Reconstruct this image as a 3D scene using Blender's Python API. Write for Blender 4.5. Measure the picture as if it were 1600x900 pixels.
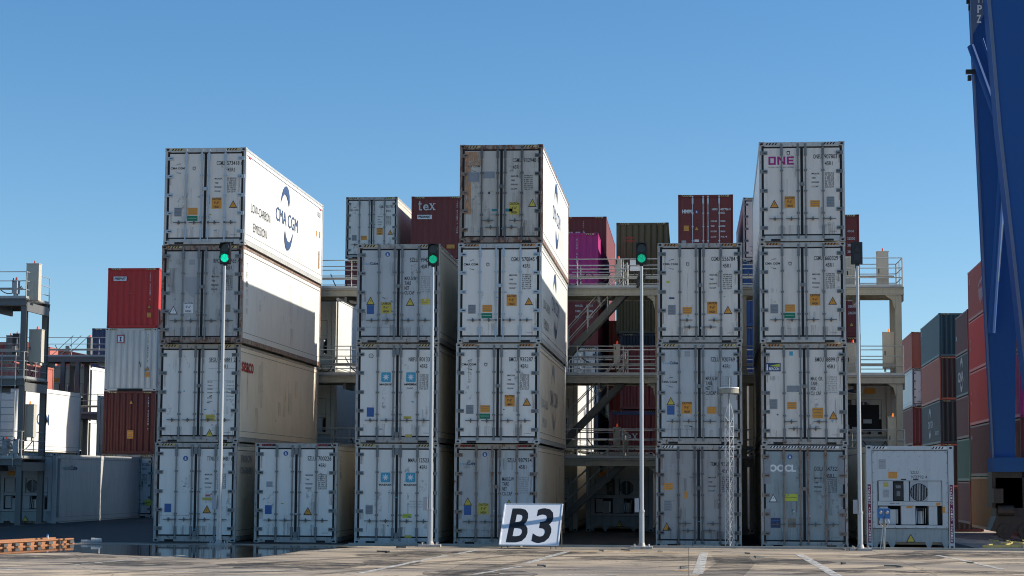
import bpy, math, random
from mathutils import Vector, Matrix
random.seed(7)
S = bpy.context.scene
for o in list(bpy.data.objects): bpy.data.objects.remove(o)
COL = S.collection
# ------------------------------------------------------------------ camera, sky, sun, exposure
FPX = 3012.93
CR = Vector((0.99586098, 0.09069205, 0.00598832)); CU = Vector((0.00296358, -0.09825153, 0.9951572))
CF = Vector((-0.09084121, 0.99102048, 0.09811364)); CO = Vector((0.0, -55.627, 1.916))
cam_d = bpy.data.cameras.new('camera'); cam = bpy.data.objects.new('camera', cam_d); COL.objects.link(cam)
cam.matrix_world = Matrix(((CR.x, CU.x, -CF.x, CO.x), (CR.y, CU.y, -CF.y, CO.y), (CR.z, CU.z, -CF.z, CO.z), (0, 0, 0, 1)))
cam_d.sensor_width = 36; cam_d.lens = 36 * FPX / 1600; cam_d.clip_end = 5000; cam_d.clip_start = .5
S.camera = cam
SUN = Vector((1.0, 0.135, 0.612)).normalized()
el = math.asin(SUN.z); az = math.atan2(SUN.x, SUN.y)
w = bpy.data.worlds.new('World'); S.world = w; w.use_nodes = True
nt = w.node_tree; nt.nodes.clear()
sky = nt.nodes.new('ShaderNodeTexSky'); sky.sky_type = 'NISHITA'; sky.sun_disc = False
sky.sun_elevation = el; sky.sun_rotation = az; sky.altitude = 0; sky.air_density = 1.0; sky.dust_density = 0.3; sky.ozone_density = 1.6
bg = nt.nodes.new('ShaderNodeBackground'); bg.inputs[1].default_value = 0.099
ou = nt.nodes.new('ShaderNodeOutputWorld'); hsv = nt.nodes.new('ShaderNodeHueSaturation'); hsv.inputs['Saturation'].default_value = 1.33; gtc = nt.nodes.new('ShaderNodeTexCoord'); gad = nt.nodes.new('ShaderNodeVectorMath'); gad.operation = 'ADD'; gad.inputs[1].default_value = (0, 0, .055); nt.links.new(gtc.outputs['Generated'], gad.inputs[0]); nt.links.new(gad.outputs[0], sky.inputs['Vector']); nt.links.new(sky.outputs[0], hsv.inputs['Color']); nt.links.new(hsv.outputs[0], bg.inputs[0]); nt.links.new(bg.outputs[0], ou.inputs[0])
sl = bpy.data.lights.new('sun', 'SUN'); sl.energy = 4.3; sl.angle = math.radians(.5); sl.color = (1, .93, .82)
so = bpy.data.objects.new('sun', sl); COL.objects.link(so); so.rotation_euler = SUN.to_track_quat('Z', 'Y').to_euler()
S.view_settings.view_transform = 'Standard'; S.view_settings.look = 'None'; S.view_settings.gamma = 1
S.view_settings.exposure = 0.62
S.render.engine = 'CYCLES'
S.cycles.filter_width = 1.05; S.cycles.max_bounces = 7; S.cycles.diffuse_bounces = 4; S.cycles.glossy_bounces = 3

# ------------------------------------------------------------------ survey helpers: photo measurements to metres
def ray(px, py): return CF + CR * ((px - 800) / FPX) + CU * ((450 - py) / FPX)
def at(px, py, Y):
    d = ray(px, py); return CO + d * ((Y - CO.y) / d.y)
def gz(px, py, z=0.0):
    d = ray(px, py); return CO + d * ((z - CO.z) / d.z)

# ------------------------------------------------------------------ materials
def srgb(*c): return tuple(((v / 255) / 12.92 if v / 255 <= .04045 else ((v / 255 + .055) / 1.055) ** 2.4) for v in c)
def base_mat(name):
    m = bpy.data.materials.new(name); m.use_nodes = True; n = m.node_tree
    return m, n, n.nodes['Principled BSDF']
def N(n, t, **k):
    x = n.nodes.new(t)
    for a, b in k.items(): setattr(x, a, b)
    return x
def coords(n, scale, obj=True):
    tc = N(n, 'ShaderNodeTexCoord'); oi = N(n, 'ShaderNodeObjectInfo'); ad = N(n, 'ShaderNodeVectorMath', operation='MULTIPLY_ADD')
    mu = N(n, 'ShaderNodeMath', operation='MULTIPLY'); mu.inputs[1].default_value = 37.0 if obj else 0.0
    n.links.new(oi.outputs['Random'], mu.inputs[0])
    n.links.new(tc.outputs['Object'], ad.inputs[0]); ad.inputs[1].default_value = scale; n.links.new(mu.outputs[0], ad.inputs[2])
    return ad.outputs[0]
def ramp(n, src, a, b, ca=0.0, cb=1.0):
    r = N(n, 'ShaderNodeMapRange'); r.inputs[1].default_value = a; r.inputs[2].default_value = b
    r.inputs[3].default_value = ca; r.inputs[4].default_value = cb; n.links.new(src, r.inputs[0]); return r.outputs[0]
def noise(n, vec, sc, det=4, rough=.6):
    x = N(n, 'ShaderNodeTexNoise'); x.inputs['Scale'].default_value = sc; x.inputs['Detail'].default_value = det; x.inputs['Roughness'].default_value = rough
    n.links.new(vec, x.inputs['Vector']); return x.outputs['Fac']
def mix(n, f, a, b):
    x = N(n, 'ShaderNodeMix', data_type='RGBA')
    if isinstance(f, float): x.inputs[0].default_value = f
    else: n.links.new(f, x.inputs[0])
    for i, v in ((6, a), (7, b)):
        if isinstance(v, tuple): x.inputs[i].default_value = v[:3] + (1,)
        else: n.links.new(v, x.inputs[i])
    return x.outputs[2]
def paint(name, col, dirt=.35, rust=.0, rough=.5, metal=0.0, dcol=(.10, .085, .065), bump=.0):
    """painted sheet metal: run-down streaks, blotches, optional rust spots"""
    m, n, b = base_mat(name)
    v1 = coords(n, (5, 5, .45)); v2 = coords(n, (1.3, 1.3, 1.3)); v3 = coords(n, (9, 9, 5))
    s = ramp(n, noise(n, v1, 1.6, 5, .65), .50, .80, 0, dirt); bl = ramp(n, noise(n, v2, 1.0, 5, .6), .45, .75, 0, dirt * .8)
    c = mix(n, s, tuple(col), dcol); c = mix(n, bl, c, tuple(x * .62 for x in col))
    sp = ramp(n, noise(n, v3, 3.2, 3, .6), .70, .74, 0, min(1, dirt * 1.6)); c = mix(n, sp, c, (.06, .05, .045))
    if rust > 0:
        r = ramp(n, noise(n, v3, 1.1, 5, .7), .72 - rust * .28, .78 - rust * .24); c = mix(n, r, c, (.16, .055, .022))
    n.links.new(c, b.inputs['Base Color']); b.inputs['Roughness'].default_value = rough; b.inputs['Metallic'].default_value = metal
    if bump:
        bp = N(n, 'ShaderNodeBump'); bp.inputs['Strength'].default_value = bump; bp.inputs['Distance'].default_value = .02
        n.links.new(noise(n, coords(n, (.9, .9, .5)), 1.5, 2), bp.inputs['Height']); n.links.new(bp.outputs[0], b.inputs['Normal'])
    return m
def lensmat(name, col, k):
    m, n, b = base_mat(name); b.inputs['Roughness'].default_value = .15; b.inputs['Base Color'].default_value = tuple(x * .3 for x in col) + (1,)
    v = N(n, 'ShaderNodeTexVoronoi'); v.inputs['Scale'].default_value = 34; tc = N(n, 'ShaderNodeTexCoord'); n.links.new(tc.outputs['Object'], v.inputs['Vector'])
    n.links.new(mix(n, ramp(n, v.outputs['Distance'], .1, .8), tuple(col), tuple(x * .35 for x in col)), b.inputs['Emission Color']); b.inputs['Emission Strength'].default_value = k; return m
def flat(name, col, rough=.6, metal=0.0, wear=0.0):
    m, n, b = base_mat(name); b.inputs['Roughness'].default_value = rough; b.inputs['Metallic'].default_value = metal
    if wear:
        s = ramp(n, noise(n, coords(n, (6, 6, 6)), 2.2, 4), .42, .72, 0, wear)
        n.links.new(mix(n, s, tuple(col), tuple(x * .5 + .04 for x in col)), b.inputs['Base Color'])
    else: b.inputs['Base Color'].default_value = tuple(col) + (1,)
    return m
def glow(name, col, k):
    m, n, b = base_mat(name); b.inputs['Base Color'].default_value = tuple(col) + (1,)
    b.inputs['Emission Color'].default_value = tuple(col) + (1,); b.inputs['Emission Strength'].default_value = k; return m
M = dict(
    white=paint('white_paint', (.76, .70, .63), .22, bump=.15), white_side=paint('white_side_panel', (.74, .735, .69), .22, rough=.42, bump=.25),
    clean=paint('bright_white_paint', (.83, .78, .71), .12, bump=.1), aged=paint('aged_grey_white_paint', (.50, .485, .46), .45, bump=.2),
    aged2=paint('dull_grey_paint', (.37, .36, .35), .45, bump=.2), old=paint('weathered_white_paint', (.55, .51, .45), .5, .12, bump=.2), cube=paint('cool_grey_paint', (.52, .54, .54), .3, bump=.15),
    bluegrey=paint('faded_blue_grey_paint', (.29, .345, .36), .55, .1, bump=.2),
    side_old=paint('grimy_side_panel', (.85, .735, .575), .24, .0, rough=.5, dcol=(.30, .25, .18), bump=.25),
    frame=paint('frame_paint', (.50, .50, .48), .45, .35), frame_rust=paint('rusted_frame_paint', (.30, .24, .20), .5, .85),
    frame_dirty=paint('dirty_frame_paint', (.42, .40, .37), .55, .55),
    hw=paint('galvanised_fitting', (.19, .20, .205), .35, .12, rough=.45, metal=.3), hw_blue=paint('pale_blue_fitting', (.42, .50, .56), .15),
    hw_dark=paint('dark_steel_fitting', (.12, .12, .12), .4, .3, metal=.2), hw_rust=paint('brown_stained_fitting', (.24, .19, .155), .5, .6),
    gasket=flat('black_rubber', (.012, .012, .015), .7), dark=flat('dark_void', (.012, .012, .013), .8), ink=flat('black_ink', (.035, .037, .042), .7),
    navy=flat('navy_ink', (.03, .055, .14), .6), blue=flat('blue_sticker', (.035, .11, .32), .5, wear=.25), ink2=flat('faded_ink', (.17, .18, .19), .7),
    orange=flat('orange_sticker', (.72, .30, .03), .5, wear=.2), yellow=flat('yellow_sticker', (.62, .48, .06), .5, wear=.3),
    green=flat('green_sticker', (.0, .20, .10), .5, wear=.1), plate=flat('grey_plate', (.27, .28, .30), .45, .3, wear=.4),
    cyan=flat('cyan_sticker', (.06, .37, .52), .5, wear=.1), decal_white=flat('white_decal', (.78, .78, .78), .5, wear=.15),
    magenta_ink=flat('magenta_ink', (.36, .012, .19), .5), red_ink=flat('red_ink', (.42, .02, .03), .5), teal_ink=flat('teal_ink', (.02, .22, .25), .5),
    ghost=flat('ghost_lettering', (.36, .37, .38), .6), brown_plate=flat('brown_plate', (.22, .20, .16), .6, wear=.3), lime=flat('lime_sticker', (.5, .55, .06), .5),
    haz_y=flat('hazard_yellow', (.60, .47, .20), .6, wear=.5), haz_o=flat('hazard_orange', (.55, .25, .08), .6, wear=.4), cream_ink=flat('cream_ink', (.62, .60, .58), .6, wear=.2),
    maroon=paint('maroon_paint', (.175, .024, .020), .25, .1), red=paint('red_paint', (.52, .025, .02), .15, .02), magenta=paint('magenta_paint', (.46, .02, .18), .18),
    olive=paint('olive_paint', (.16, .125, .05), .3, .1), navyc=paint('navy_container_paint', (.018, .035, .10), .2), brown=paint('brown_red_paint', (.50, .125, .07), .3, .05),
    teal=paint('teal_grey_paint', (.10, .15, .16), .35), maroon_dark=paint('dark_maroon_paint', (.11, .014, .011), .3, .1), soot=paint('shade_brown_paint', (.05, .022, .018), .3), petrol=paint('shade_petrol_paint', (.012, .05, .065), .2), char=paint('charcoal_paint', (.055, .055, .065), .3), dryw=paint('off_white_corrugated_paint', (.60, .575, .53), .28, .04),  # shade of the end walls put into the dark brown and petrol tones
    greenc=paint('green_container_paint', (.06, .18, .12), .3), ochre=paint('ochre_container_paint', (.50, .24, .03), .35), redb=paint('warm_red_paint', (.80, .065, .04), .12),
    pinkc=paint('faded_red_paint', (.50, .16, .12), .4), bluec=paint('blue_container_paint', (.02, .09, .25), .2),
    rack=paint('rack_paint', (.33, .31, .245), .4, .1), rack_grey=paint('rack_grey_paint', (.15, .15, .145), .35, .1), rack_brown=paint('brown_rack_column', (.22, .15, .09), .4, .4),
    rail=paint('handrail_galvanised', (.40, .41, .40), .2, metal=.3), stair=paint('dark_stair_steel', (.085, .083, .075), .3, .1, metal=.2), cab=paint('cabinet_paint', (.52, .48, .39), .25), grate=paint('grating_steel', (.20, .20, .19), .4, metal=.3),
    crane=paint('crane_blue', (.003, .066, .25), .1, rough=.75, dcol=(.005, .03, .1)), crane_lit=paint('crane_flange_pale', (.10, .14, .24), .25), black=paint('grease_shade_black', (.02, .02, .022), .3, rough=.5),
    pole=paint('galvanised_pole', (.46, .47, .48), .2, metal=.45, rough=.42), head=flat('signal_black', (.012, .013, .014), .45),
    lamp_red=glow('red_beacon_plastic', (.6, .06, .02), .25), amber=glow('amber_beacon', (.9, .25, .04), .5),
    sig=lensmat('green_signal_lit', (0.0, .66, .40), 1.05), sig2=lensmat('green_signal_dim', (0.0, .50, .27), .62), sig_off=flat('unlit_lens', (.03, .03, .028), .2), socket=paint('blue_socket_plastic', (.03, .16, .42), .1, rough=.35),
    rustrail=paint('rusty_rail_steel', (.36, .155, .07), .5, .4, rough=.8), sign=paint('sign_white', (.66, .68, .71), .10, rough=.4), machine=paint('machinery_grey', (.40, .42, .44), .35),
    reef=paint('reefer_end_paint', (.52, .55, .56), .22), reef_cream=paint('cream_reefer_paint', (.50, .48, .41), .35, .08), warn=flat('warning_red', (.16, .012, .05), .6, wear=.2),
    silver=flat('aluminium_part', (.5, .52, .54), .35, .6, wear=.3), spread=paint('yellow_steel', (.45, .38, .13), .35, .15),
)

# ------------------------------------------------------------------ mesh building
class MB:
    def __init__(s): s.v = []; s.f = []; s.m = []
    def poly(s, pts, mi=0):
        b = len(s.v); s.v += [tuple(p) for p in pts]; s.f.append(tuple(range(b, b + len(pts)))); s.m.append(mi); return s
    def bx(s, x0, x1, y0, y1, z0, z1, mi=0):
        b = len(s.v); s.v += [(x, y, z) for z in (z0, z1) for y in (y0, y1) for x in (x0, x1)]
        for q in ((0, 2, 3, 1), (4, 5, 7, 6), (0, 1, 5, 4), (2, 6, 7, 3), (0, 4, 6, 2), (1, 3, 7, 5)):
            s.f.append(tuple(b + i for i in q)); s.m.append(mi)
        return s
    def tube(s, p, q, r, r2=None, n=8, mi=0, caps=True):
        p = Vector(p); q = Vector(q); d = (q - p).normalized(); r2 = r if r2 is None else r2
        a = d.orthogonal().normalized(); c = d.cross(a); b = len(s.v)
        for o, rr in ((p, r), (q, r2)):
            for i in range(n):
                t = 2 * math.pi * (i + .5) / n; s.v.append(tuple(o + (a * math.cos(t) + c * math.sin(t)) * rr))
        for i in range(n):
            j = (i + 1) % n; s.f.append((b + i, b + j, b + n + j, b + n + i)); s.m.append(mi)
        if caps: s.f.append(tuple(b + n - 1 - i for i in range(n))); s.f.append(tuple(b + n + i for i in range(n))); s.m += [mi, mi]
        return s
    def bar(s, p, q, w_, h_, up=(0, 0, 1), mi=0):
        p = Vector(p); q = Vector(q); d = (q - p).normalized(); sd = d.cross(Vector(up))
        if sd.length < 1e-4: sd = d.cross(Vector((0, 1, 0)))
        sd.normalize(); u = sd.cross(d); b = len(s.v)
        for o in (p, q):
            for (i, j) in ((-1, -1), (1, -1), (1, 1), (-1, 1)): s.v.append(tuple(o + sd * (i * w_ / 2) + u * (j * h_ / 2)))
        for f in ((0, 1, 2, 3), (7, 6, 5, 4), (0, 4, 5, 1), (1, 5, 6, 2), (2, 6, 7, 3), (3, 7, 4, 0)):
            s.f.append(tuple(b + i for i in f)); s.m.append(mi)
        return s
    def prism(s, pts, y0, y1, mi=0):
        """closed outline in x,z (counter-clockwise seen from -y) between y0 (front) and y1"""
        n = len(pts); b = len(s.v)
        s.v += [(x, y0, z) for x, z in pts] + [(x, y1, z) for x, z in pts]
        s.f.append(tuple(b + i for i in range(n))); s.f.append(tuple(b + n + n - 1 - i for i in range(n))); s.m += [mi, mi]
        for i in range(n):
            j = (i + 1) % n; s.f.append((b + j, b + i, b + n + i, b + n + j)); s.m.append(mi)
        return s
    def corr(s, p, d, L, nrm, z0, z1, pitch=.28, dep=.036, mi=0):
        """corrugated sheet from p along d, its outer crests on p, valleys behind (against nrm)"""
        p = Vector(p); d = Vector(d); nr = Vector(nrm); k = max(1, round(L / pitch)); pt = L / k; prof = []
        for i in range(k):
            for t, e in ((0, 0), (.25, 0), (.5, 1), (.75, 1)): prof.append((i * pt + (t + .0) * pt, e))
        prof.append((L, 0)); b = len(s.v)
        for t, e in prof:
            q = p + d * t - nr * (e * dep)
            s.v.append((q.x, q.y, z0)); s.v.append((q.x, q.y, z1))
        for i in range(len(prof) - 1):
            s.f.append((b + 2 * i, b + 2 * i + 2, b + 2 * i + 3, b + 2 * i + 1)); s.m.append(mi)
        return s
    def data(s, name, mats):
        me = bpy.data.meshes.new(name); me.from_pydata(s.v, [], s.f)
        for m in mats: me.materials.append(M[m] if isinstance(m, str) else m)
        if len(mats) > 1: me.polygons.foreach_set('material_index', s.m)
        me.validate(); me.update(); return me
    def build(s, name, mats, parent=None, label=None, loc=None):
        if not isinstance(mats, (tuple, list)): mats = (mats,)
        return link(name, s.data(name, mats), parent, label, loc)
def link(name, me, parent=None, label=None, loc=None):
    o = bpy.data.objects.new(name, me); COL.objects.link(o)
    if parent is not None: o.parent = parent
    if label: o['label'] = label
    if loc is not None: o.location = loc
    return o
def thing(name, label, cat, loc=(0, 0, 0), rz=0.0, group=None):
    o = bpy.data.objects.new(name, None); COL.objects.link(o); o.empty_display_size = .3
    o.location = loc; o.rotation_euler = (0, 0, rz); o['label'] = label; o['category'] = cat
    if group: o['group'] = group
    return o
def tag(o, label, cat, group=None):
    o['label'] = label; o['category'] = cat
    if group: o['group'] = group
    return o
def struct(o, kind='structure'): o['kind'] = kind; return o

# ---- lettering
_tc = {}
def glyphs(s, bold=0.0, space=1.0):
    k = (s, bold, space)
    if k not in _tc:
        c = bpy.data.curves.new('lettering_curve', 'FONT'); c.body = s; c.resolution_u = 3; c.offset = bold; c.space_character = space; c.size = 1
        o = bpy.data.objects.new('lettering_tmp', c); COL.objects.link(o); dg = bpy.context.evaluated_depsgraph_get()
        me = bpy.data.meshes.new_from_object(o.evaluated_get(dg))
        vs = [(v.co.x, v.co.y) for v in me.vertices]; fs = [tuple(p.vertices) for p in me.polygons]
        bpy.data.objects.remove(o); bpy.data.curves.remove(c); bpy.data.meshes.remove(me)
        x0 = min((v[0] for v in vs), default=0); x1 = max((v[0] for v in vs), default=1)
        _tc[k] = ([(x - x0, y) for x, y in vs], fs, x1 - x0)
    return _tc[k]
CAP = .729
class DM(MB):
    """flat marks on a face; fn maps (u,v) to 3-D"""
    def __init__(s, fn): super().__init__(); s.fn = fn
    def text(s, t, u, v, h, wd=None, bold=.012, space=1.0, mi=0, sx=.62):
        vs, fs, W_ = glyphs(t, bold, space); sy = h / CAP; k = (wd / W_) if wd else sy * sx
        b = len(s.v); s.v += [tuple(s.fn(u + x * k, v + y * sy)) for x, y in vs]; s.f += [tuple(b + i for i in f) for f in fs]; s.m += [mi] * len(fs); return s
    def shape(s, pts, mi=0, lift=0.0):
        return s.poly([s.fn(a, b) if not lift else s.fn(a, b, lift) for a, b in pts], mi)
    def rect(s, u0, u1, v0, v1, mi=0, lift=0.0): return s.shape([(u0, v0), (u1, v0), (u1, v1), (u0, v1)], mi, lift)
    def disc(s, u, v, r, mi=0, n=16, lift=0.0): return s.shape([(u + r * math.cos(6.2832 * i / n), v + r * math.sin(6.2832 * i / n)) for i in range(n)], mi, lift)
def cres(u, v, L, t, up=1, n=10):
    """swoosh outline: pointed at one end, blunt at the other"""
    a = []; b_ = []
    for i in range(n + 1):
        k = i / n; x = u + L * (k - .5); y = v + up * L * .42 * math.sin(k * 1.75) * .9
        th = t * (k ** .8) * up; a.append((x, y)); b_.append((x + .12 * th * k, y - th))
    pts = a + b_[::-1]
    return pts if up < 0 else pts[::-1]
# ---- sticker meshes, in a plane facing -y, origin at their centre
def fplane(y=0.0): return lambda u, v, l=0.0: (u, y - l, v)
_st = {}
def sticker(kind, w_, h_):
    k = (kind, round(w_, 3), round(h_, 3))
    if k in _st: return _st[k]
    d = DM(fplane()); a, b = w_ / 2, h_ / 2
    if kind in ('tri_o', 'tri_y', 'tri_w'):
        d.shape([(-a, -b), (a, -b), (0, b)], 0)
        d.shape([(-a * .74, -b * .80), (a * .74, -b * .80), (0, b * .70)], 1, .0015)
        d.shape([(-.02, -.045), (.012, -.01), (-.006, -.006), (.02, .04), (-.012, .004), (.004, .0)], 0, .003)
        me = d.data('warning_triangle', ('ink', {'tri_o': 'orange', 'tri_y': 'yellow', 'tri_w': 'decal_white'}[kind]))
    elif kind in ('cau_o', 'cau_y', 'cau_w'):
        d.rect(-a, a, -b, b, 0)
        fn = d.fn; d.fn = lambda u, v, l=0.0: fn(u, v, .0015)
        d.text('CAUTION', -a * .92, b * .58, h_ * .2, wd=w_ * .92, bold=.03, mi=1); d.text("9'-6\"", -a * .5, -b * .15, h_ * .22, wd=w_ * .5, bold=.02, mi=1); d.text('HIGH', -a * .55, -b * .85, h_ * .2, wd=w_ * .55, bold=.03, mi=1)
        me = d.data('caution_sign', ({'cau_o': 'orange', 'cau_y': 'yellow', 'cau_w': 'decal_white'}[kind], 'ink'))
    elif kind == 'maersk':
        r = .12 * w_; pts = []
        for cx, cy, t0 in ((a - r, b - r, 0), (-a + r, b - r, 90), (-a + r, -b + r, 180), (a - r, -b + r, 270)):
            for i in range(4): t = math.radians(t0 + i * 30); pts.append((cx + r * math.cos(t), cy + r * math.sin(t)))
        d.shape(pts, 0); st = []
        for i in range(14):
            t = math.radians(90 + i * 180 / 7); rr = (.40 if i % 2 == 0 else .17) * w_; st.append((rr * math.cos(t), rr * math.sin(t)))
        d.shape(st, 1, .0015); me = d.data('star_emblem', ('cyan', 'decal_white'))
    elif kind == 'beacon':
        d.rect(-a, a, -b, b, 0); d.shape([(-a * .45, b * .3), (a * .9, b * .85), (a * .9, b * .05)], 1, .0015)
        d.shape([(-a * .85, -b * .8), (-a * .62, -b * .8), (-a * .66, b * .7), (-a * .8, b * .7)], 2, .0015)
        fn = d.fn; d.fn = lambda u, v, l=0.0: fn(u, v, .002); d.text('BEACON', -a * .5, -b * .7, h_ * .33, wd=w_ * .66, bold=.04, mi=2)
        me = d.data('company_plate', ('navy', 'lime', 'decal_white'))
    elif kind == 'round': d.disc(0, 0, a, 0); d.disc(0, a * .25, a * .28, 1, 8, .0015); d.rect(-a * .35, a * .35, -a * .55, -a * .05, 1, .0015); me = d.data('round_sticker', ('blue', 'decal_white'))
    elif kind == 'badge': d.shape([(-a, b), (-a, -b * .4), (0, -b), (a, -b * .4), (a, b)][::-1], 0); d.shape([(-a * .6, b * .6), (-a * .6, -b * .3), (0, -b * .65), (a * .6, -b * .3), (a * .6, b * .6)][::-1], 1, .0015); me = d.data('approval_badge', ('ink', 'white'))
    elif kind == 'ring': d.disc(0, 0, a, 0); d.disc(0, 0, a * .78, 1, 16, .0015); d.rect(-a * .1, a * .1, -a * .5, a * .5, 0, .003); me = d.data('ring_mark', ('ink', 'white'))
    elif kind == 'diamond': d.shape([(-a, b), (-a, -b * .25), (0, -b), (a, -b * .25), (a, b)][::-1], 0); me = d.data('faded_patch', ('ghost',))
    elif kind == 'tex_label': d.rect(-a, a, -b, b, 0); fn = d.fn; d.fn = lambda u, v, l=0.0: fn(u, v, .002); d.text('FREEPART', -a * .85, -b * .4, h_ * .5, wd=w_ * .85, bold=.05, mi=1); me = d.data('white_label', ('decal_white', 'ink'))
    elif kind == 'tri_logo':
        d.rect(-a, a, -b, b, 0); d.rect(-a * .78, a * .78, -b * .78, b * .78, 1, .0015); d.shape([(-a * .35, -b * .6), (a * .35, -b * .6), (a * .15, 0), (a * .35, b * .6), (-a * .35, b * .6), (-a * .15, 0)], 2, .003); me = d.data('square_logo', ('red_ink', 'decal_white', 'navy'))
    else:   # plain sticker or plate with printed rows
        mn, ink, rows = {'orange': ('orange', 'brown_plate', 3), 'green': ('green', 'decal_white', 1), 'blue': ('blue', 'navy', 0), 'yellow': ('yellow', 'ink2', 2), 'plate': ('plate', 'ink2', 6),
                         'brown': ('brown_plate', 'ink2', 0), 'lime': ('lime', 'ink', 1), 'navy': ('navy', 'blue', 2), 'white': ('decal_white', 'ink', 1), 'red': ('red_ink', 'decal_white', 1), 'ink': ('ink', 'ink', 0), 'teal': ('teal_ink', 'teal_ink', 0), 'faded': ('ghost', 'plate', 2), 'cyan': ('cyan', 'cyan', 0), 'panel': ('plate', 'plate', 0)}[kind]
        d.rect(-a, a, -b, b, 0)
        for i in range(rows):
            v = b - (i + .6) * h_ / (rows + .2) * .95
            d.rect(-a * .82, a * (.82 - .25 * (i % 2)), v - h_ * .03, v + h_ * .03, 1, .0015)
        me = d.data(kind + '_sticker' if kind not in ('plate', 'brown', 'panel') else 'data_plate', (mn, ink))
    _st[k] = me; return me
NAMES = dict(tri_o='warning_triangle', tri_y='warning_triangle', tri_w='warning_triangle', cau_o='caution_sign', cau_y='caution_sign', cau_w='caution_sign', maersk='star_emblem', beacon='company_plate', round='round_sticker',
             badge='approval_badge', ring='ring_mark', diamond='faded_patch', plate='data_plate', brown='data_plate', panel='data_plate', tex_label='white_label', tri_logo='square_logo')

# ------------------------------------------------------------------ containers
W = 2.438; HC = 2.896; STD = 2.591; L40 = 12.192; L20 = 6.058
_cache = {}
def cached(key, fn):
    if key not in _cache: _cache[key] = fn()
    return _cache[key]
def casting_mesh(mat):
    def f():
        m = MB(); m.bx(0, .162, 0, .178, 0, .118)
        d = DM(fplane(-.002)); m2 = [(.081 + .045 * math.cos(t * .628), .058 + .030 * math.sin(t * .628)) for t in range(10)]
        m.poly([(x, -.002, z) for x, z in m2], 1)
        m.poly([(.164, .089 + .045 * math.cos(t * .628), .058 + .030 * math.sin(t * .628)) for t in range(10)], 1)
        m.poly([(-.002, .089 - .045 * math.cos(t * .628), .058 + .030 * math.sin(t * .628)) for t in range(10)], 1)
        return m.data('corner_casting', (mat, 'dark'))
    return cached(('cast', mat), f)
def castings(root, mat, H, L):
    me = casting_mesh(mat)
    for x in (-.004, W - .158):
        for y in (-.006, L - .172):
            for z in (-.004, H - .114): link('corner_casting', me, root, loc=(x, y, z))
def hazard(H, cols=('haz_y', 'gasket'), u=((.19, .60), (1.84, 2.25)), full=False):
    def f():
        d = DM(lambda a, b, l=0.0: (a, -.004 - l, b)); z0, z1 = H - .085, H - .025
        for (a, b) in u:
            d.rect(a, b, z0, z1, 0); k = int((b - a) / .085)
            for i in range(k): x = a + i * .085; d.shape([(x, z0), (x + .04, z0), (x + .08, z1), (x + .04, z1)], 1, .0015)
        return d.data('hazard_stripe', cols)
    return cached(('haz', H, cols, u, full), f)
def side_rails(m, H, L, mi=0):
    for x0, x1 in ((.0, .045), (W - .045, W)):
        m.bx(x0, x1, .178, L - .178, .03, .155, mi); m.bx(x0, x1, .178, L - .178, H - .085, H - .012, mi)
def reefer_body(H, L, mside, front_y=.12):
    def f():
        m = MB(); m.bx(.014, W - .014, front_y, L - .03, .10, H - .03, 0)
        # kick strip and top strip stand a little proud, thin seams between
        for x0, x1 in ((.006, .014), (W - .014, W - .006)):
            m.bx(x0, x1, .18, L - .12, .17, .33, 0); m.bx(x0, x1, .18, L - .12, H - .20, H - .10, 0)
        for x in (.0045, W - .0045):
            for z in (.16, .338, H - .207):
                m.bx(x - .003, x + .003, .17, L - .1, z - .006, z + .006, 1)
        return m.data('insulated_body', (mside, 'ink2'))
    return cached(('body', H, L, mside, front_y), f)
def frame_mesh(H, L, mf, open_end=True):
    def f():
        m = MB()
        for x0, x1 in ((0, .085), (W - .085, W)):
            m.bx(x0 + (.015 if x0 else 0), x1 - (0 if x0 else .015), 0, .15, .114, H - .114); m.bx(x0, x1, L - .15, L, .114, H - .114)
        m.bx(.158, W - .158, .004, .13, H - .135, H - .006); m.bx(.158, W - .158, L - .13, L - .004, H - .135, H - .006)
        m.bx(.158, W - .158, .01, .13, .015, .17); m.bx(.158, W - .158, L - .13, L - .004, .015, .17)
        side_rails(m, H, L)
        for a in (.33, W - .60):   # fork pocket notches
            m.bx(a, a + .27, .006, .02, .018, .075, 1)
        return m.data('frame', (mf, 'dark'))
    return cached(('frame', H, L, mf), f)
def door_panel(side, H, mp):
    def f():
        m = MB(); x0, x1 = (.135, 1.180) if side == 0 else (1.258, W - .135)
        m.bx(x0, x1, .035, .11, .215, H - .178, 0); return m.data('door', (mp,))
    return cached(('door', side, H, mp), f)
def gasket_mesh(side, H):
    def f():
        m = MB(); x0, x1 = (.072, 1.2185) if side == 0 else (1.2195, W - .072); a, b = (.135, 1.180) if side == 0 else (1.258, W - .135)
        y0, y1 = .042, .105
        m.bx(x0, x1, y0, y1, H - .178, H - .138); m.bx(x0, x1, y0, y1, .172, .215); m.bx(x0, a, y0, y1, .215, H - .178); m.bx(b, x1, y0, y1, .215, H - .178)
        return m.data('gasket', ('gasket',))
    return cached(('gask', side, H), f)
def hinge_mesh(side, mat, wide=False):
    def f():
        m = MB(); w_ = .225; h = .035; s = 1 if side == 0 else -1; X = .015 if side == 0 else W - .015
        a, b = sorted((X, X + s * w_)); m.bx(a, b, .006, .033, -.052, .052); c0, c1 = sorted((X + s * .10, X + s * .20)); m.bx(c0, c1, .003, .006, -.012, .012, 1)
        c = X + s * .03; m.tube((c, .008, -.055), (c, .008, .055), .02)
        for q in (.11, .17): m.tube((X + s * q, .013, 0), (X + s * q, .003, 0), .014, n=6)
        return m.data('hinge', (mat, 'dark'))
    return cached(('hinge', side, mat), f)
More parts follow.
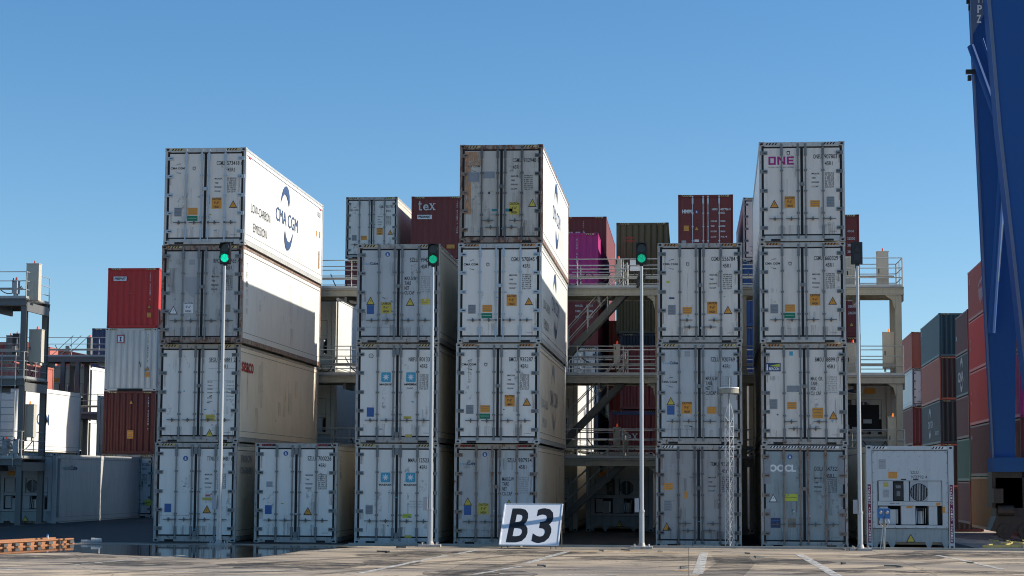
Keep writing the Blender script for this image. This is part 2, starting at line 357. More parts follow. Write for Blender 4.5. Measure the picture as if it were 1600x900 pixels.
def bar_mesh(x, H, mat):
    def f():
        m = MB(); m.tube((x, -.008, .10), (x, -.008, H - .07), .021)
        m.bx(x - .038, x + .038, -.022, .034, .21, .46); m.bx(x - .038, x + .038, -.022, .034, H - .40, H - .16)
        m.bx(x - .032, x + .032, -.03, .0, .085, .15); m.bx(x - .032, x + .032, -.03, .0, H - .11, H - .05)
        for v in (.83, 1.43, 2.07): m.bx(x - .045, x + .045, -.016, .034, H - v - .022, H - v + .022); m.bx(x - .022, x + .022, -.03, -.016, H - v - .035, H - v + .035)
        return m.data('locking_bar', (mat,))
    return cached(('bar', x, H, mat), f)
def handle_mesh(x, s, z, mat):
    def f():
        m = MB(); m.bar((x, -.03, z), (x + s * .36, -.03, z), .012, .022); m.bx(x - .02, x + .03, -.04, .0, z - .03, z + .03)
        xm = x + s * .2; m.bx(xm - .035, xm + .035, -.02, .034, z - .022, z + .022); m.bx(xm - .014, xm + .014, -.045, -.02, z - .06, z + .06)
        return m.data('door_handle', (mat,))
    return cached(('hnd', round(x, 2), s, round(z, 3), mat), f)
BARS = ((.644, 1.112), (1.326, 1.822))
NUM_SMALL = ('34 000 KG', '74 960 LB', '4 430 KG', '9 770 LB', '29 570 KG', '65 190 LB', '67.7 CU M', '2 391 CU FT')
def cma(d, u, v, wd, mi=0):
    d.text('CMA CGM', u, v, wd * .155, wd=wd, bold=.02, mi=mi)
    d.shape(cres(u + wd * .52, v + wd * .25, wd * .42, wd * .05, 1), mi); d.shape(cres(u + wd * .52, v - wd * .14, wd * .42, wd * .05, -1)[::1], mi)
def side_fn(x): return lambda y, z, l=0.0: (x + l, y, z)
def reefer(loc, spec, label, name='refrigerated_container', group='refrigerated containers in the front stacks', detail=True, rz=0.0, H=HC):
    root = thing(name, label, 'shipping container', loc, rz, group); L = L40
    p = spec.get('p', 'white'); fm = spec.get('f', 'frame'); hw = spec.get('hw', 'hw'); ps = spec.get('side', 'white_side')
    link('insulated_body', reefer_body(H, L, ps), root); link('frame', frame_mesh(H, L, fm), root); castings(root, spec.get('cast', fm), H, L)
    for uu in (((.25, 2.2),) if spec.get('hfull') else ((.19, .60), (1.84, 2.25))): link('hazard_stripe', hazard(H, spec.get('haz', ('haz_y', 'gasket')), u=(uu,)), root)
    doors = []
    for sd in (0, 1):
        dr = link('door', door_panel(sd, H, spec.get('p%d' % sd, p)), root); doors.append(dr)
        if not detail: link('gasket', gasket_mesh(sd, H), dr)
        else:
            link('gasket', gasket_mesh(sd, H), dr)
            for k, v in enumerate((.32, .86, 1.42, 1.96, 2.50)):
                link('hinge', hinge_mesh(sd, spec.get('hinge', hw) if sd == 0 else hw), dr, loc=(0, 0, H - v))
        for x in BARS[sd]: link('locking_bar', bar_mesh(x, H, hw), dr)
        if spec.get('hb'):    # handles of each leaf one above the other
            s = 1 if sd == 0 else -1; a, b = (BARS[0][0], BARS[0][1]) if sd == 0 else (BARS[1][1], BARS[1][0])
            hs = ((a, s, H - 2.24), (b, -s, H - 2.44))
        else: hs = ((BARS[sd][0], -1, H - 2.24), (BARS[sd][1], -1, H - 2.24)) if sd == 0 else ((BARS[1][0], 1, H - 2.24), (BARS[1][1], 1, H - 2.24))
        for x, s, z in hs: link('door_handle', handle_mesh(x, s, z, spec.get('hh', 'hw_dark') if detail else hw), dr)
    if detail:   # lock box bridging the leaves
        for q_, (a, b) in enumerate(((H - 1.28, H - 1.18),) if not spec.get('lb') else ((H - .33, H - .14), (.15, .32))): link('lock_box', cached(('lock', spec.get('lb', 0), hw, q_), lambda: MB().bx(1.165, 1.275, -.008, .034, a, b).data('lock_box', (hw,))), doors[1])
    F = lambda u, v, l=0.0: (u, .031 - l, H - v)
    class D2(DM):
        pass
    ink = spec.get('ink', 'ink')
    d = DM(lambda u, v, l=0.0: (u, .031 - l, H + v))   # v given negative = metres below the top
    num = spec.get('num'); nu = spec.get('nu', 1.55); nv = spec.get('nv', .50)
    if num:
        a, b = num.split(' ', 1); d.text(a, nu, -nv - .02, .125, wd=.24, bold=.012); d.text(b, nu + .315, -nv - .02, .125, wd=.47, bold=.012)
        c_ = spec.get('code', '45R1'); cu = nu + (.33 if not spec.get('cl') else 0); d.text(c_, cu, -nv - .215, .115, wd=.22, bold=.012)
    if spec.get('table', 's') == 's':
        for i, t in enumerate(('MAX.GR.', 'TARE', 'PAYLOAD', 'CU.CAP')): d.text(t, 1.50, -.95 - i * .125, .045, wd=(.23, .11, .21, .18)[i], bold=0.03, mi=0)
        for i, t in enumerate(NUM_SMALL): d.text(t, 1.875, -.935 - i * .058, .040, wd=.26, bold=0.025, mi=0)
    elif spec['table'] == 'b':
        for i, t in enumerate(spec.get('tl', ('MAX.G.W', 'TARE', 'NET', 'CU.CAP'))): d.text(t, 1.40, -1.06 - i * .14, .11, wd=(.34, .19, .14, .29)[i], bold=0.015)
        for i, t in enumerate(NUM_SMALL): d.text(t, 1.875, -.98 - i * .063, .04, wd=.27, bold=0.0, mi=1)
    elif spec['table'] == 'lines':
        for i, (u0, u1, v) in enumerate(((1.5, 2.3, .55), (1.5, 2.3, .72), (1.48, 2.3, 1.08), (1.48, 2.3, 1.3), (1.48, 2.3, 1.43))): d.rect(u0, u1, -v - .005, -v, 0)
        for i, t in enumerate(('MAX.GR.', 'TARE', 'PAYLOAD', 'CU.CAP', 'DECK', 'T/H')): d.text(t, 1.48, -1.14 - i * .105 - (.05 if i > 3 else 0), .04, wd=.15, mi=0); d.text(NUM_SMALL[i], 2.05, -1.14 - i * .105, .04, wd=.22, mi=1)
    if 'cma' in spec: cma(d, spec['cma'][0], -spec['cma'][1], spec['cma'][2])
    for t in spec.get('txt', ()):   # (text,u,v,h,w,bold)
        d.text(t[0], t[1], -t[2], t[3], wd=t[4], bold=t[5])
    for (u0, u1, v) in spec.get('fine', ((2.0, 2.2, 2.62),)):
        d.text('DO NOT CLIMB ON FRAME', u0, -v, .028, wd=u1 - u0, bold=0, mi=1)
    if d.f: d.build('door_lettering', (ink, 'ink2' if ink == 'ink' else ink), doors[1])
    for t in spec.get('logo', ()):   # (text,u,v,h,w,bold,material,name)
        e = DM(lambda u, v, l=0.0: (u, .030 - l, H + v)); e.text(t[0], t[1], -t[2], t[3], wd=t[4], bold=t[5]); e.build('logo', (t[6],), doors[0])
    for (k, u, v, w_, h_) in spec.get('st', ()):
        link(NAMES.get(k, k + '_sticker'), sticker(k, w_, h_), doors[0 if u < 1.22 else 1], loc=(u, .0285, H - v))
    if spec.get('one'):
        e = DM(lambda u, v, l=0.0: (u, .030 - l, H - .66 + v)); t = .055
        for (a, b, c_, d_) in ((.27, .325, 0, .24), (.425, .48, 0, .24), (.325, .425, .0, .05), (.325, .425, .19, .24), (.525, .58, 0, .24), (.70, .755, 0, .24), (.80, .855, 0, .24), (.855, 1.0, 0, .05), (.855, .985, .097, .145), (.855, 1.0, .19, .24)): e.rect(a, b, c_, d_)
        e.shape([(.58, .24), (.58, .165), (.70, .0), (.70, .075)][::-1]); e.build('logo', ('magenta_ink',), doors[0])
    # random little scraps of tape and scuffs
    rng = random.Random(label)
    for i in range(spec.get('scr', 3)):
        u = rng.uniform(.25, 2.1); v = rng.uniform(1.2, 2.6); k = rng.choice(('faded', 'ink', 'teal', 'yellow', 'white', 'cyan'))
        o = link('sticker_scrap', sticker(k, rng.choice((.05, .08)), rng.choice((.02, .03))), doors[0 if u < 1.22 else 1], loc=(u, .0282, H - v)); o.rotation_euler.y = rng.uniform(-.5, .5)
    if detail:
        age = spec.get('age', .5)
        for sd in (0, 1):
            e = DM(lambda u, v, l=0.0: (u, .0315 - l, H + v)); hx = .13 if sd == 0 else W - .13
            for v in (.32, .86, 1.42, 1.96, 2.50):
                if rng.random() < age: wq = rng.uniform(.05, .14); u = hx + (rng.uniform(0, .1) if sd == 0 else -rng.uniform(0, .1)); e.rect(u - wq / 2, u + wq / 2, -v - rng.uniform(.2, .5), -v - .03, 0)
            for x in BARS[sd]:
                for v in (.83, 1.43, 2.07, .42):
                    if rng.random() < age * .6: e.rect(x - .045, x + .045, -v - rng.uniform(.15, .45), -v - .02, rng.choice((0, 1)))
            for q in range(int(2 + 5 * age)):
                u = rng.uniform(.2, 1.1) + (1.12 if sd else 0); v = rng.uniform(.3, 2.3); wq = rng.uniform(.04, .3); e.rect(u, min(u + wq, W - .14), -min(2.68, v + rng.uniform(.1, .9)), -v, rng.choice((1, 1, 2)), lift=.0004 * (q + 1))
            for q in range(3): u = rng.uniform(.2, 1.0) + (1.12 if sd else 0); e.rect(u, u + rng.uniform(.1, .25), -2.70, -rng.uniform(2.3, 2.5), rng.choice((0, 1)), lift=.0005 * (q + 9))
            e.build('rust_stain', ('rust_run', 'grime_run', 'scuff'), doors[sd])
        if spec.get('tan'): e = DM(lambda u, v, l=0.0: (u, .0305 - l, H + v)); e.rect(.14, .33, -2.05, -.2, 0); e.rect(.33, .62, -.62, -.2, 0); e.build('tan_stain', ('tan_stain',), doors[0])
        e = DM(side_fn(W - .0035))
        for q in range(int(9 * age + (5 if ps == 'side_old' else 0))): y = rng.uniform(.3, 11.4); z = rng.uniform(.9, 2.6); e.rect(y, y + rng.uniform(.05, .5), max(.36, z - rng.uniform(.4, 1.8)), z, 1 if rng.random() < .75 else 0, lift=.0004 * (q + 1))
        for q in range(4): y = rng.uniform(1, 11); z = rng.uniform(.4, 1.6); e.rect(y, y + rng.uniform(.1, .3), z, z + rng.uniform(.1, .4), 2, lift=.0004 * (q + 21))
        e.build('side_stain', ('rust_run', 'grime_run', 'scuff'), root)
    for t in spec.get('sidetxt', ()):   # right side (+x): (text,y,z,h,len,bold,mat[,vertical])
        e = DM(side_fn(W + .003))
        if len(t) > 7:
            n = len(t[0])
            for i, c in enumerate(t[0]):
                if c != ' ': e.text(c, t[1], t[2] - i * t[4], t[3], wd=t[3] * .75, bold=t[5])
        else: e.text(t[0], t[1], t[2], t[3], wd=t[4], bold=t[5])
        e.build('side_lettering', (t[6],), root)
    if spec.get('swoosh'):
        y, z = spec['swoosh']; e = DM(side_fn(W + .003))
        e.shape(cres2(y + .10, z + 1.15, 1)); e.shape(cres2(y + .65, z - .30, -1)); e.build('swoosh_logo', (spec.get('swm', 'navyside'),), root)
    return root
M['navyside'] = flat('navy_side_ink', (.035, .075, .17), .6)
def cres2(y, z, up):
    """one half of the big swirl emblem: thick rounded end, tail tapering away"""
    if up > 0: pts = [(-.78, -.34), (-.60, -.08), (-.38, .12), (-.1, .25), (.2, .29), (.48, .22), (.66, .06), (.70, -.12), (.60, -.30), (.42, -.12), (.15, -.0), (-.15, .02), (-.45, -.10)]
    else: pts = [(.80, .36), (.60, .08), (.38, -.12), (.1, -.25), (-.2, -.29), (-.46, -.22), (-.62, -.06), (-.66, .12), (-.58, .28), (-.40, .10), (-.15, .0), (.15, -.02), (.45, .10)]
    return [(y + a * .95, z + b * 1.1) for a, b in pts]

def dry(loc, mat, label, H=STD, L=L40, rz=0.0, name='dry_container', group=None, door=False, marks=(), fm=None, logo=None, pocket=False):
    """corrugated box; front end (facing -y) is either the blank end wall or the doors"""
    root = thing(name, label, 'shipping container', loc, rz, group); fm = fm or mat
    def body():
        m = MB(); m.corr((W - .01, .06, 0), (0, 1, 0), L - .12, (1, 0, 0), .14, H - .10); m.corr((.01, L - .06, 0), (0, -1, 0), L - .12, (-1, 0, 0), .14, H - .10)
        m.bx(.05, W - .05, .06, L - .06, H - .09, H - .045); m.bx(.06, W - .06, .06, L - .06, .10, .14); m.bx(.08, W - .08, L - .07, L - .03, .12, H - .1)
        return m.data('corrugated_walls', (mat,))
    link('corrugated_walls', cached(('dry', mat, H, L), body), root)
    def fr():
        m = MB()
        for x0, x1 in ((0, .07), (W - .07, W)):
            m.bx(x0, x1, 0, .1, .114, H - .114); m.bx(x0, x1, L - .1, L, .114, H - .114)
            m.bx(x0 + (0 if x0 == 0 else .01), x1 - (.01 if x0 == 0 else 0), .17, L - .17, .02, .15); m.bx(x0 + (0 if x0 == 0 else .01), x1 - (.01 if x0 == 0 else 0), .17, L - .17, H - .1, H - .02)
        m.bx(.158, W - .158, .0, .08, H - .10, H - .004); m.bx(.158, W - .158, .005, .1, .01, .13 if not pocket else .10); m.bx(.158, W - .158, L - .1, L, H - .1, H - .01); m.bx(.158, W - .158, L - .1, L, .01, .13)
        if pocket: m.bx(.62, W - .62, .002, .02, .005, .10, 1)
        return m.data('frame', (fm, 'dark'))
    link('frame', cached(('dryfr', fm, H, L, pocket), fr), root)
    castings(root, fm, H, L)
    for uu in ((.19, .60), (1.84, 2.25)): link('hazard_stripe', hazard(H, ('haz_y', 'gasket'), u=(uu,)), root)
    endm = mat
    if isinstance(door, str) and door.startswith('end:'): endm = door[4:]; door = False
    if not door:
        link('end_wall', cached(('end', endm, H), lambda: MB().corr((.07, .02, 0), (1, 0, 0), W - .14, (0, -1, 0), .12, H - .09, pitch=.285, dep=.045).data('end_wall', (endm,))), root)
        fr_ = root
    else:
        for sd in (0, 1):
            def dm():
                m = MB(); x0, x1 = (.08, 1.212) if sd == 0 else (1.226, W - .08)
                zs = [.14 + (H - .25) * i / 5 for i in range(6)]
                for i in range(5): m.bx(x0, x1, .035, .06, zs[i], zs[i + 1] - .09); m.bx(x0, x1, .05, .07, zs[i + 1] - .09, zs[i + 1])
                return m.data('door', (mat,))
            dr = link('door', cached(('drydoor', sd, mat, H), dm), root)
            for x in BARS[sd]: link('locking_bar', bar_mesh(x, H, 'silver' if door == 'silver' else mat), dr)
        fr_ = dr
    for mk in marks:
        if mk[0] == 'T':      # text on the end: ('T',text,u,v,h,w,bold,mat)
            e = DM(lambda u, v, l=0.0: (u, .003 - l if not door else .028, H + v)); e.text(mk[1], mk[2], -mk[3], mk[4], wd=mk[5], bold=mk[6]); e.build('lettering', (mk[7],), root)
        elif mk[0] == 'V':    # vertical number column on the end
            e = DM(lambda u, v, l=0.0: (u, .003, H + v))
            for i, c in enumerate(mk[1]):
                if c != ' ': e.text(c, mk[2], -mk[3] - i * mk[4], mk[4] * .72, wd=.05, bold=.02)
            e.build('vertical_number', (mk[5],), root)
        elif mk[0] == 'L':    # left side (-x) text: y0 (far) to near
            e = DM(lambda a, z, l=0.0: (-.003, mk[2] - a, z)); e.text(mk[1], 0, mk[3], mk[4], wd=mk[5], bold=mk[6]); e.build('side_lettering', (mk[7],), root)
        elif mk[0] == 'LS':   # swoosh on the left side
            e = DM(lambda a, z, l=0.0: (-.003, mk[1] - a, z)); e.shape(cres2(0, mk[2] + .8, 1)); e.shape(cres2(0, mk[2] - .5, -1)); e.build('swoosh_logo', ('cream_ink',), root)
        elif mk[0] == 'HM':   # winged emblem on the left side
            e = DM(lambda a, z, l=0.0: (-.003, mk[1] - a, z))
            for i in range(5): x = i * .34; e.shape([(x, 1.3), (x + .26, 1.3), (x + .26, .8 - .12 * (2 - abs(i - 2))), (x + .06, .8 - .12 * (2 - abs(i - 2)))])
            e.shape([(-.1, 1.5), (.6, 1.75), (.55, 1.58), (-.1, 1.4)]); e.shape([(.8, 1.65), (1.8, 2.0), (1.75, 1.8), (.8, 1.5)]); e.build('emblem', ('cream_ink',), root)
        else: link(NAMES.get(mk[0], mk[0] + '_sticker'), sticker(mk[0], mk[3], mk[4]), root, loc=(mk[1], -.001 if not door else .03, H - mk[2]))
    return root

# ------------------------------------------------------------------ setting: ground
def ground():
    """one sheet: quay level, easing half a metre down into the yard on the right"""
    def dip(x, y):
        a = min(1, max(0, (x - 8.6) / 2.5)); b = min(1, max(0, (y - 6) / 16)); c = min(1, max(0, (y - 51) / 8)); a = a * a * (3 - 2 * a); return -.6 * a * (b * b * (3 - 2 * b)) - .5 * a * c
    xs = [-1500, -400, -120, -60] + [-40 + i * 4 for i in range(12)] + [8 + i * .8 for i in range(14)] + [24, 40, 70, 150, 400, 1500]
    ys = [-400, -120, -60, -30, -15, -5, 0] + [4 + i * 2 for i in range(12)] + [32, 40, 60, 90, 150, 300, 700, 2500]
    v = [(x, y, dip(x, y)) for y in ys for x in xs]; n = len(xs)
    f = [(j * n + i, j * n + i + 1, (j + 1) * n + i + 1, (j + 1) * n + i) for j in range(len(ys) - 1) for i in range(n - 1)]
    me = bpy.data.meshes.new('ground'); me.from_pydata(v, [], f); me.update()
    m, nn, b = base_mat('quay_concrete_asphalt')
    tc = coords(nn, (1, 1, 1), obj=False)
    big = noise(nn, coords(nn, (.10, .22, 1), obj=False), 1.0, 4, .55)
    mid = noise(nn, coords(nn, (.45, .8, 1), obj=False), 1.3, 6, .65)
    fine = noise(nn, tc, 14, 5, .7); streak = noise(nn, coords(nn, (.16, 1.9, 1), obj=False), 1.1, 5, .65)
    c = mix(nn, ramp(nn, big, .44, .56), (.68, .53, .36), (.42, .345, .265))
    c = mix(nn, ramp(nn, mid, .48, .66, 0, .7), c, (.15, .13, .105))
    c = mix(nn, ramp(nn, streak, .53, .62, 0, .9), c, (.11, .098, .085))
    c = mix(nn, ramp(nn, streak, .43, .33, 0, .45), c, (.46, .37, .26))
    c = mix(nn, ramp(nn, fine, .35, .75, 0, .5), c, (.09, .08, .068))
    # slab joints every 5 m
    br = N(nn, 'ShaderNodeTexBrick'); br.inputs['Scale'].default_value = 1; br.inputs['Mortar Size'].default_value = .012; br.inputs['Brick Width'].default_value = 5; br.inputs['Row Height'].default_value = 5; br.offset = 0
    br.inputs['Color1'].default_value = (0, 0, 0, 1); br.inputs['Color2'].default_value = (.42, .42, .42, 1); br.inputs['Mortar'].default_value = (1, 1, 1, 1)
    nn.links.new(tc, br.inputs['Vector']); sp = N(nn, 'ShaderNodeSeparateColor'); nn.links.new(br.outputs['Color'], sp.inputs[0])
    mm = N(nn, 'ShaderNodeMath', operation='MULTIPLY'); mm.inputs[1].default_value = .7; nn.links.new(sp.outputs[0], mm.inputs[0])
    c = mix(nn, mm.outputs[0], c, (.03, .028, .026))
    vo = N(nn, 'ShaderNodeTexVoronoi', feature='DISTANCE_TO_EDGE'); vo.inputs['Scale'].default_value = .33
    wv = N(nn, 'ShaderNodeVectorMath', operation='MULTIPLY_ADD'); nz = N(nn, 'ShaderNodeTexNoise'); nz.inputs['Scale'].default_value = 1.2; nz.inputs['Detail'].default_value = 6; nn.links.new(tc, nz.inputs['Vector'])
    nn.links.new(nz.outputs['Color'], wv.inputs[0]); wv.inputs[1].default_value = (1.6, 1.6, 0); nn.links.new(tc, wv.inputs[2]); nn.links.new(wv.outputs[0], vo.inputs['Vector'])
    c = mix(nn, ramp(nn, vo.outputs['Distance'], .0, .012, .75, 0), c, (.045, .038, .03))
    blot = noise(nn, coords(nn, (.7, 1.4, 1), obj=False), .8, 3, .5); c = mix(nn, ramp(nn, blot, .62, .72, 0, .85), c, (.055, .05, .045))
    nn.links.new(c, b.inputs['Base Color']); nn.links.new(ramp(nn, mid, .4, .7, .85, .6), b.inputs['Roughness'])
    bp = N(nn, 'ShaderNodeBump'); bp.inputs['Strength'].default_value = .5; bp.inputs['Distance'].default_value = .02; nn.links.new(fine, bp.inputs['Height']); nn.links.new(bp.outputs[0], b.inputs['Normal'])
    me.materials.append(m); o = bpy.data.objects.new('ground', me); COL.objects.link(o); struct(o)
ground()
def worn(name, col, a, b, sc=(2, 2, 2), rough=.7):
    """paint or rubber on the ground, worn away in patches"""
    m, n, bs = base_mat(name); bs.inputs['Base Color'].default_value = col + (1,); bs.inputs['Roughness'].default_value = rough
    tr = N(n, 'ShaderNodeBsdfTransparent'); mx = N(n, 'ShaderNodeMixShader'); n.links.new(ramp(n, noise(n, coords(n, sc, obj=False), 1.5, 6, .7), a, b), mx.inputs[0])
    n.links.new(tr.outputs[0], mx.inputs[1]); n.links.new(bs.outputs[0], mx.inputs[2]); n.links.new(mx.outputs[0], n.nodes['Material Output'].inputs[0]); return m
M['road_paint'] = worn('worn_white_road_paint', (.60, .58, .54), .36, .60, (3, 3, 3)); M['road_paint_y'] = worn('worn_yellow_road_paint', (.50, .30, .10), .42, .62, (2, 2, 2))
M['rubber'] = worn('tyre_rubber_mark', (.05, .047, .045), .38, .80, (.5, 2.5, 1))
def strip(name, pts, wd, mat, z):
    P = [Vector((p[0], p[1], 0)) for p in pts]; m = MB(); L_ = []
    for i, p in enumerate(P):
        d = (P[min(i + 1, len(P) - 1)] - P[max(i - 1, 0)]).normalized(); s = Vector((-d.y, d.x, 0)) * wd / 2; L_.append((p + s, p - s))
    for i in range(len(P) - 1):
        a, b = L_[i]; c, d = L_[i + 1]; m.poly([(q.x, q.y, z) for q in (b, d, c, a)])
    return struct(m.build(name, mat))
for pts, wd, mt in (
    (((0, 891), (36, 890.5)), .30, 'road_paint'), (((105, 884), (170, 878), (290, 868)), .11, 'road_paint'), (((490, 862), (536, 858.5)), .16, 'road_paint'),
    (((250, 893.5), (475, 892.5)), .18, 'road_paint'), (((560, 897), (640, 880), (698, 868)), .16, 'road_paint'), (((713, 866), (746, 859.5)), .16, 'road_paint'),
    (((820, 881), (889, 861.5)), .18, 'road_paint'), (((735, 899), (815, 885)), .14, 'road_paint'), (((780, 897), (965, 899)), .2, 'road_paint'),
    (((1090, 897), (1100, 864)), .22, 'road_paint'), (((1248, 866), (1312, 903)), .22, 'road_paint'), (((1464, 868), (1510, 877), (1567, 890)), .15, 'road_paint'),
    (((880, 862), (985, 862), (1085, 865)), .22, 'road_paint_y'), (((1050, 892), (1075, 891.5)), .4, 'road_paint_y')):
    strip('painted_line', [gz(*p) for p in pts], wd, mt, .008)
for pts, wd in ((((130, 898), (420, 880), (700, 862)), .35), (((480, 899), (620, 886), (800, 868)), .30), (((0, 886), (300, 874), (480, 866)), .3), (((700, 899), (850, 872), (900, 862)), .3),
                (((1120, 905), (1150, 880), (1140, 868)), .9), (((1000, 888), (1300, 872), (1600, 866)), .3), (((520, 885), (720, 876), (1000, 874)), .35), (((1230, 899), (1480, 878), (1600, 874)), .5), (((200, 899), (560, 889), (900, 886)), .4)):
    strip('tyre_mark', [gz(*p) for p in pts], wd, 'rubber', .004)
dark_sheet = MB(); dark_sheet.poly([(-60, -.9, .004), (-9.8, -.9, .004), (-9.8, -.2, .004), (8.2, .0, .004), (8.2, 12, .004), (-9, 40, .004), (-60, 40, .004)])
struct(dark_sheet.build('dark_yard_sheet', paint('near_black_ground', (.018, .016, .014), .3, rough=.8)))  # near-black sheet laid over the left and middle ground
M['oil'] = worn('oil_stain', (.045, .042, .04), .40, .66, (1.1, 2.2, 1))
rs = random.Random(4)
for i in range(19):
    p = gz(rs.uniform(0, 1600), rs.uniform(863, 899)); a_, b_ = rs.uniform(.7, 2.4), rs.uniform(.5, 2.2); m = MB(); m.poly([(p.x + a_ * math.cos(t * .4488) * rs.uniform(.7, 1.1), p.y + b_ * math.sin(t * .4488) * rs.uniform(.7, 1.1), .0015 + i * .00008) for t in range(14)])
    struct(m.build('oil_stain', 'oil'))
# standing water on the left
def puddle():
    px = [(-60, 868), (0, 866.5), (60, 864), (120, 863), (180, 867), (240, 869), (330, 873), (400, 871), (440, 866), (470, 861), (520, 857.5), (560, 854.5), (480, 853), (300, 852.3), (150, 850.5), (60, 853), (-60, 855)]
    m, n, b = base_mat('puddle_water'); b.inputs['Base Color'].default_value = (.022, .021, .020, 1); b.inputs['Roughness'].default_value = .03; b.inputs['IOR'].default_value = 1.33
    bp = N(n, 'ShaderNodeBump'); bp.inputs['Strength'].default_value = .05; bp.inputs['Distance'].default_value = .01
    n.links.new(noise(n, coords(n, (1, 3, 1), obj=False), 2.5, 2), bp.inputs['Height']); n.links.new(bp.outputs[0], b.inputs['Normal']); M['water'] = m
    q = [gz(*p) for p in px]; mb = MB(); mb.poly([(p.x, p.y, .006) for p in q]); struct(mb.build('puddle', 'water'))
puddle()
kb = MB()
a = gz(552, 852.4); b = gz(1600, 861)
kb.bar((-9.6, -1.15, .03), (9.8, -.75, .03), .14, .06); struct(kb.build('kerb', paint('kerb_steel', (.36, .34, .30), .35, .2)))

M['rust_run'] = worn('rust_run', (.22, .11, .055), .46, 1.0, (14, 14, .9)); M['grime_run'] = worn('grime_run', (.17, .15, .12), .46, 1.05, (9, 9, .5)); M['scuff'] = worn('scuffed_patch', (.24, .235, .225), .50, .85, (7, 7, 7))
M['tan_stain'] = worn('tan_rust_stain', (.50, .27, .14), .34, .58, (9, 9, 2.2))
# ------------------------------------------------------------------ front row of refrigerated containers
T = 2.91
def cargo(extra=(), **k): k['st'] = list(k.get('st', ())) + list(extra); return k
CM = [('badge', .87, .62, .085, .11), ('cau_o', 1.57, 1.66, .29, .33), ('tri_o', 2.07, 1.69, .25, .23), ('plate', .41, 1.92, .22, .26), ('orange', .86, 1.90, .28, .21), ('green', .85, 2.11, .31, .15)]
SC = [('round', .89, .30, .14, .14), ('tri_y', .40, 1.66, .25, .24), ('blue', .40, 1.92, .21, .26), ('cau_y', .86, 1.87, .30, .32)]
MK = [('maersk', .89, .98, .28, .28), ('maersk', 1.62, .98, .28, .28)]
mkt = (('MAERSK', .70, 1.22, .055, .38, .03), ('MAERSK', 1.43, 1.22, .055, .38, .03))
bigside = (('CMA CGM', 4.3, 1.32, .46, 3.45, .0, 'navyside'),); lowc = (('LOW-CARBON', .82, 1.08, .28, 2.65, -.004, 'ink'), ('EMISSION', 1.15, .52, .28, 1.85, -.004, 'ink'))
REAR = (('orange_dummy',),)
def rear_marks(root):
    """small stickers at the far end of a lit side"""
    for (k, y, z, a, b) in (('orange', 11.55, .85, .16, .62), ('orange', 11.6, 1.75, .2, .22), ('faded', 11.45, 2.45, .5, .16), ('red', 11.7, 2.66, .3, .05), ('red', .55, 2.66, .3, .05), ('orange', 11.0, 1.72, .12, .2)):
        o = link('side_sticker', sticker(k, a, b), root, loc=(W + .002, y, z)); o.rotation_euler.z = math.pi / 2
a1 = reefer((-15.46, -.12, 3 * T), cargo(CM, num='CGMU 573418 6', age=0.2, cma=(.16, .64, .42), p='white', f='frame', hw='hw_blue', sidetxt=bigside + lowc, swoosh=(5.6, 1.15)), 'topmost white container of the leftmost front stack, navy swirl on its sunlit side')
rear_marks(a1)
a2 = reefer((-15.51, -.05, 2 * T), cargo([('diamond', .95, 1.25, .46, .62), ('cau_w', .82, 1.84, .30, .34), ('tri_w', .37, 1.92, .28, .26), ('brown', 2.0, 1.87, .17, .22), ('faded', .90, .50, .16, .16)], num='RFCU 992765 4', age=0.9, p='aged', f='frame_rust', cast='frame_rust', side='white_side', ink='ink',
    sidetxt=(('TRITON', .55, 2.25, .2, .27, .01, 'ghost', 1),)), 'aged grey container, third tier of leftmost front stack, white caution square on its door')
a3 = reefer((-15.60, .18, T), cargo([('yellow', 1.58, 2.17, .27, .18), ('tri_y', 1.57, 2.62, .26, .24)], num='SEGU 936881 2', age=0.7, nu=1.52, p='clean', f='frame_dirty', side='side_old', table='lines', scr=9, hw='hw',
    sidetxt=(('seaco', .30, 2.12, .44, 1.55, .02, 'red_ink'),)), 'white container second tier of leftmost front stack, red lettering on its dingy side')
a4 = reefer((-15.64, .18, 0), cargo([('round', .91, .46, .15, .15), ('blue', .41, 1.91, .20, .25), ('tri_o', 1.58, 1.94, .26, .24), ('red', 1.60, 1.54, .14, .05), ('yellow', 1.58, 1.64, .28, .08)], num='TTNU 868481 6', p='clean', f='frame_dirty', side='side_old', hw='hw', hh='hw_dark', lb=1, scr=5, fine=((.2, 1.05, 2.14),),
    sidetxt=(('TRITON', .55, 2.35, .2, 1.5, .02, 'ghost'), ('CONTAINERS', .55, 2.0, .2, 1.5, .02, 'ghost'))), 'white container on the ground at the far left end, behind the leftmost signal pole')
b4 = reefer((-12.645, .2, 0), cargo([('round', .90, .30, .14, .14), ('faded', .43, 1.20, .18, .16), ('blue', .41, 1.94, .20, .26), ('tri_o', 1.58, 1.97, .26, .24)], num='SZLU 700226 1', nv=.48, p='clean', f='frame_dirty', side='side_old', lb=1, haz=('gasket', 'red_ink'), scr=4,
    sidetxt=(('CAI', .5, 2.35, .2, .24, .02, 'ghost', 1),)), 'white container standing alone on the ground with nothing stacked on it, between two front stacks')
c4 = reefer((-9.659, .1, 0), cargo(MK + [('plate', .42, 1.92, .21, .26), ('lime', 1.53, 2.09, .26, .12), ('yellow', 1.57, 2.68, .2, .07)], txt=mkt, num='MMAU 125236 8', age=0.6, p='clean', f='frame', lb=1, nv=.52, fine=((1.6, 2.2, 1.68), (1.6, 2.15, 1.76), (1.6, 2.2, 1.84), (.7, 1.0, 2.24)), table='none', scr=6, side='side_old'),
    'ground tier container with two faded star emblems, second front stack from the left')
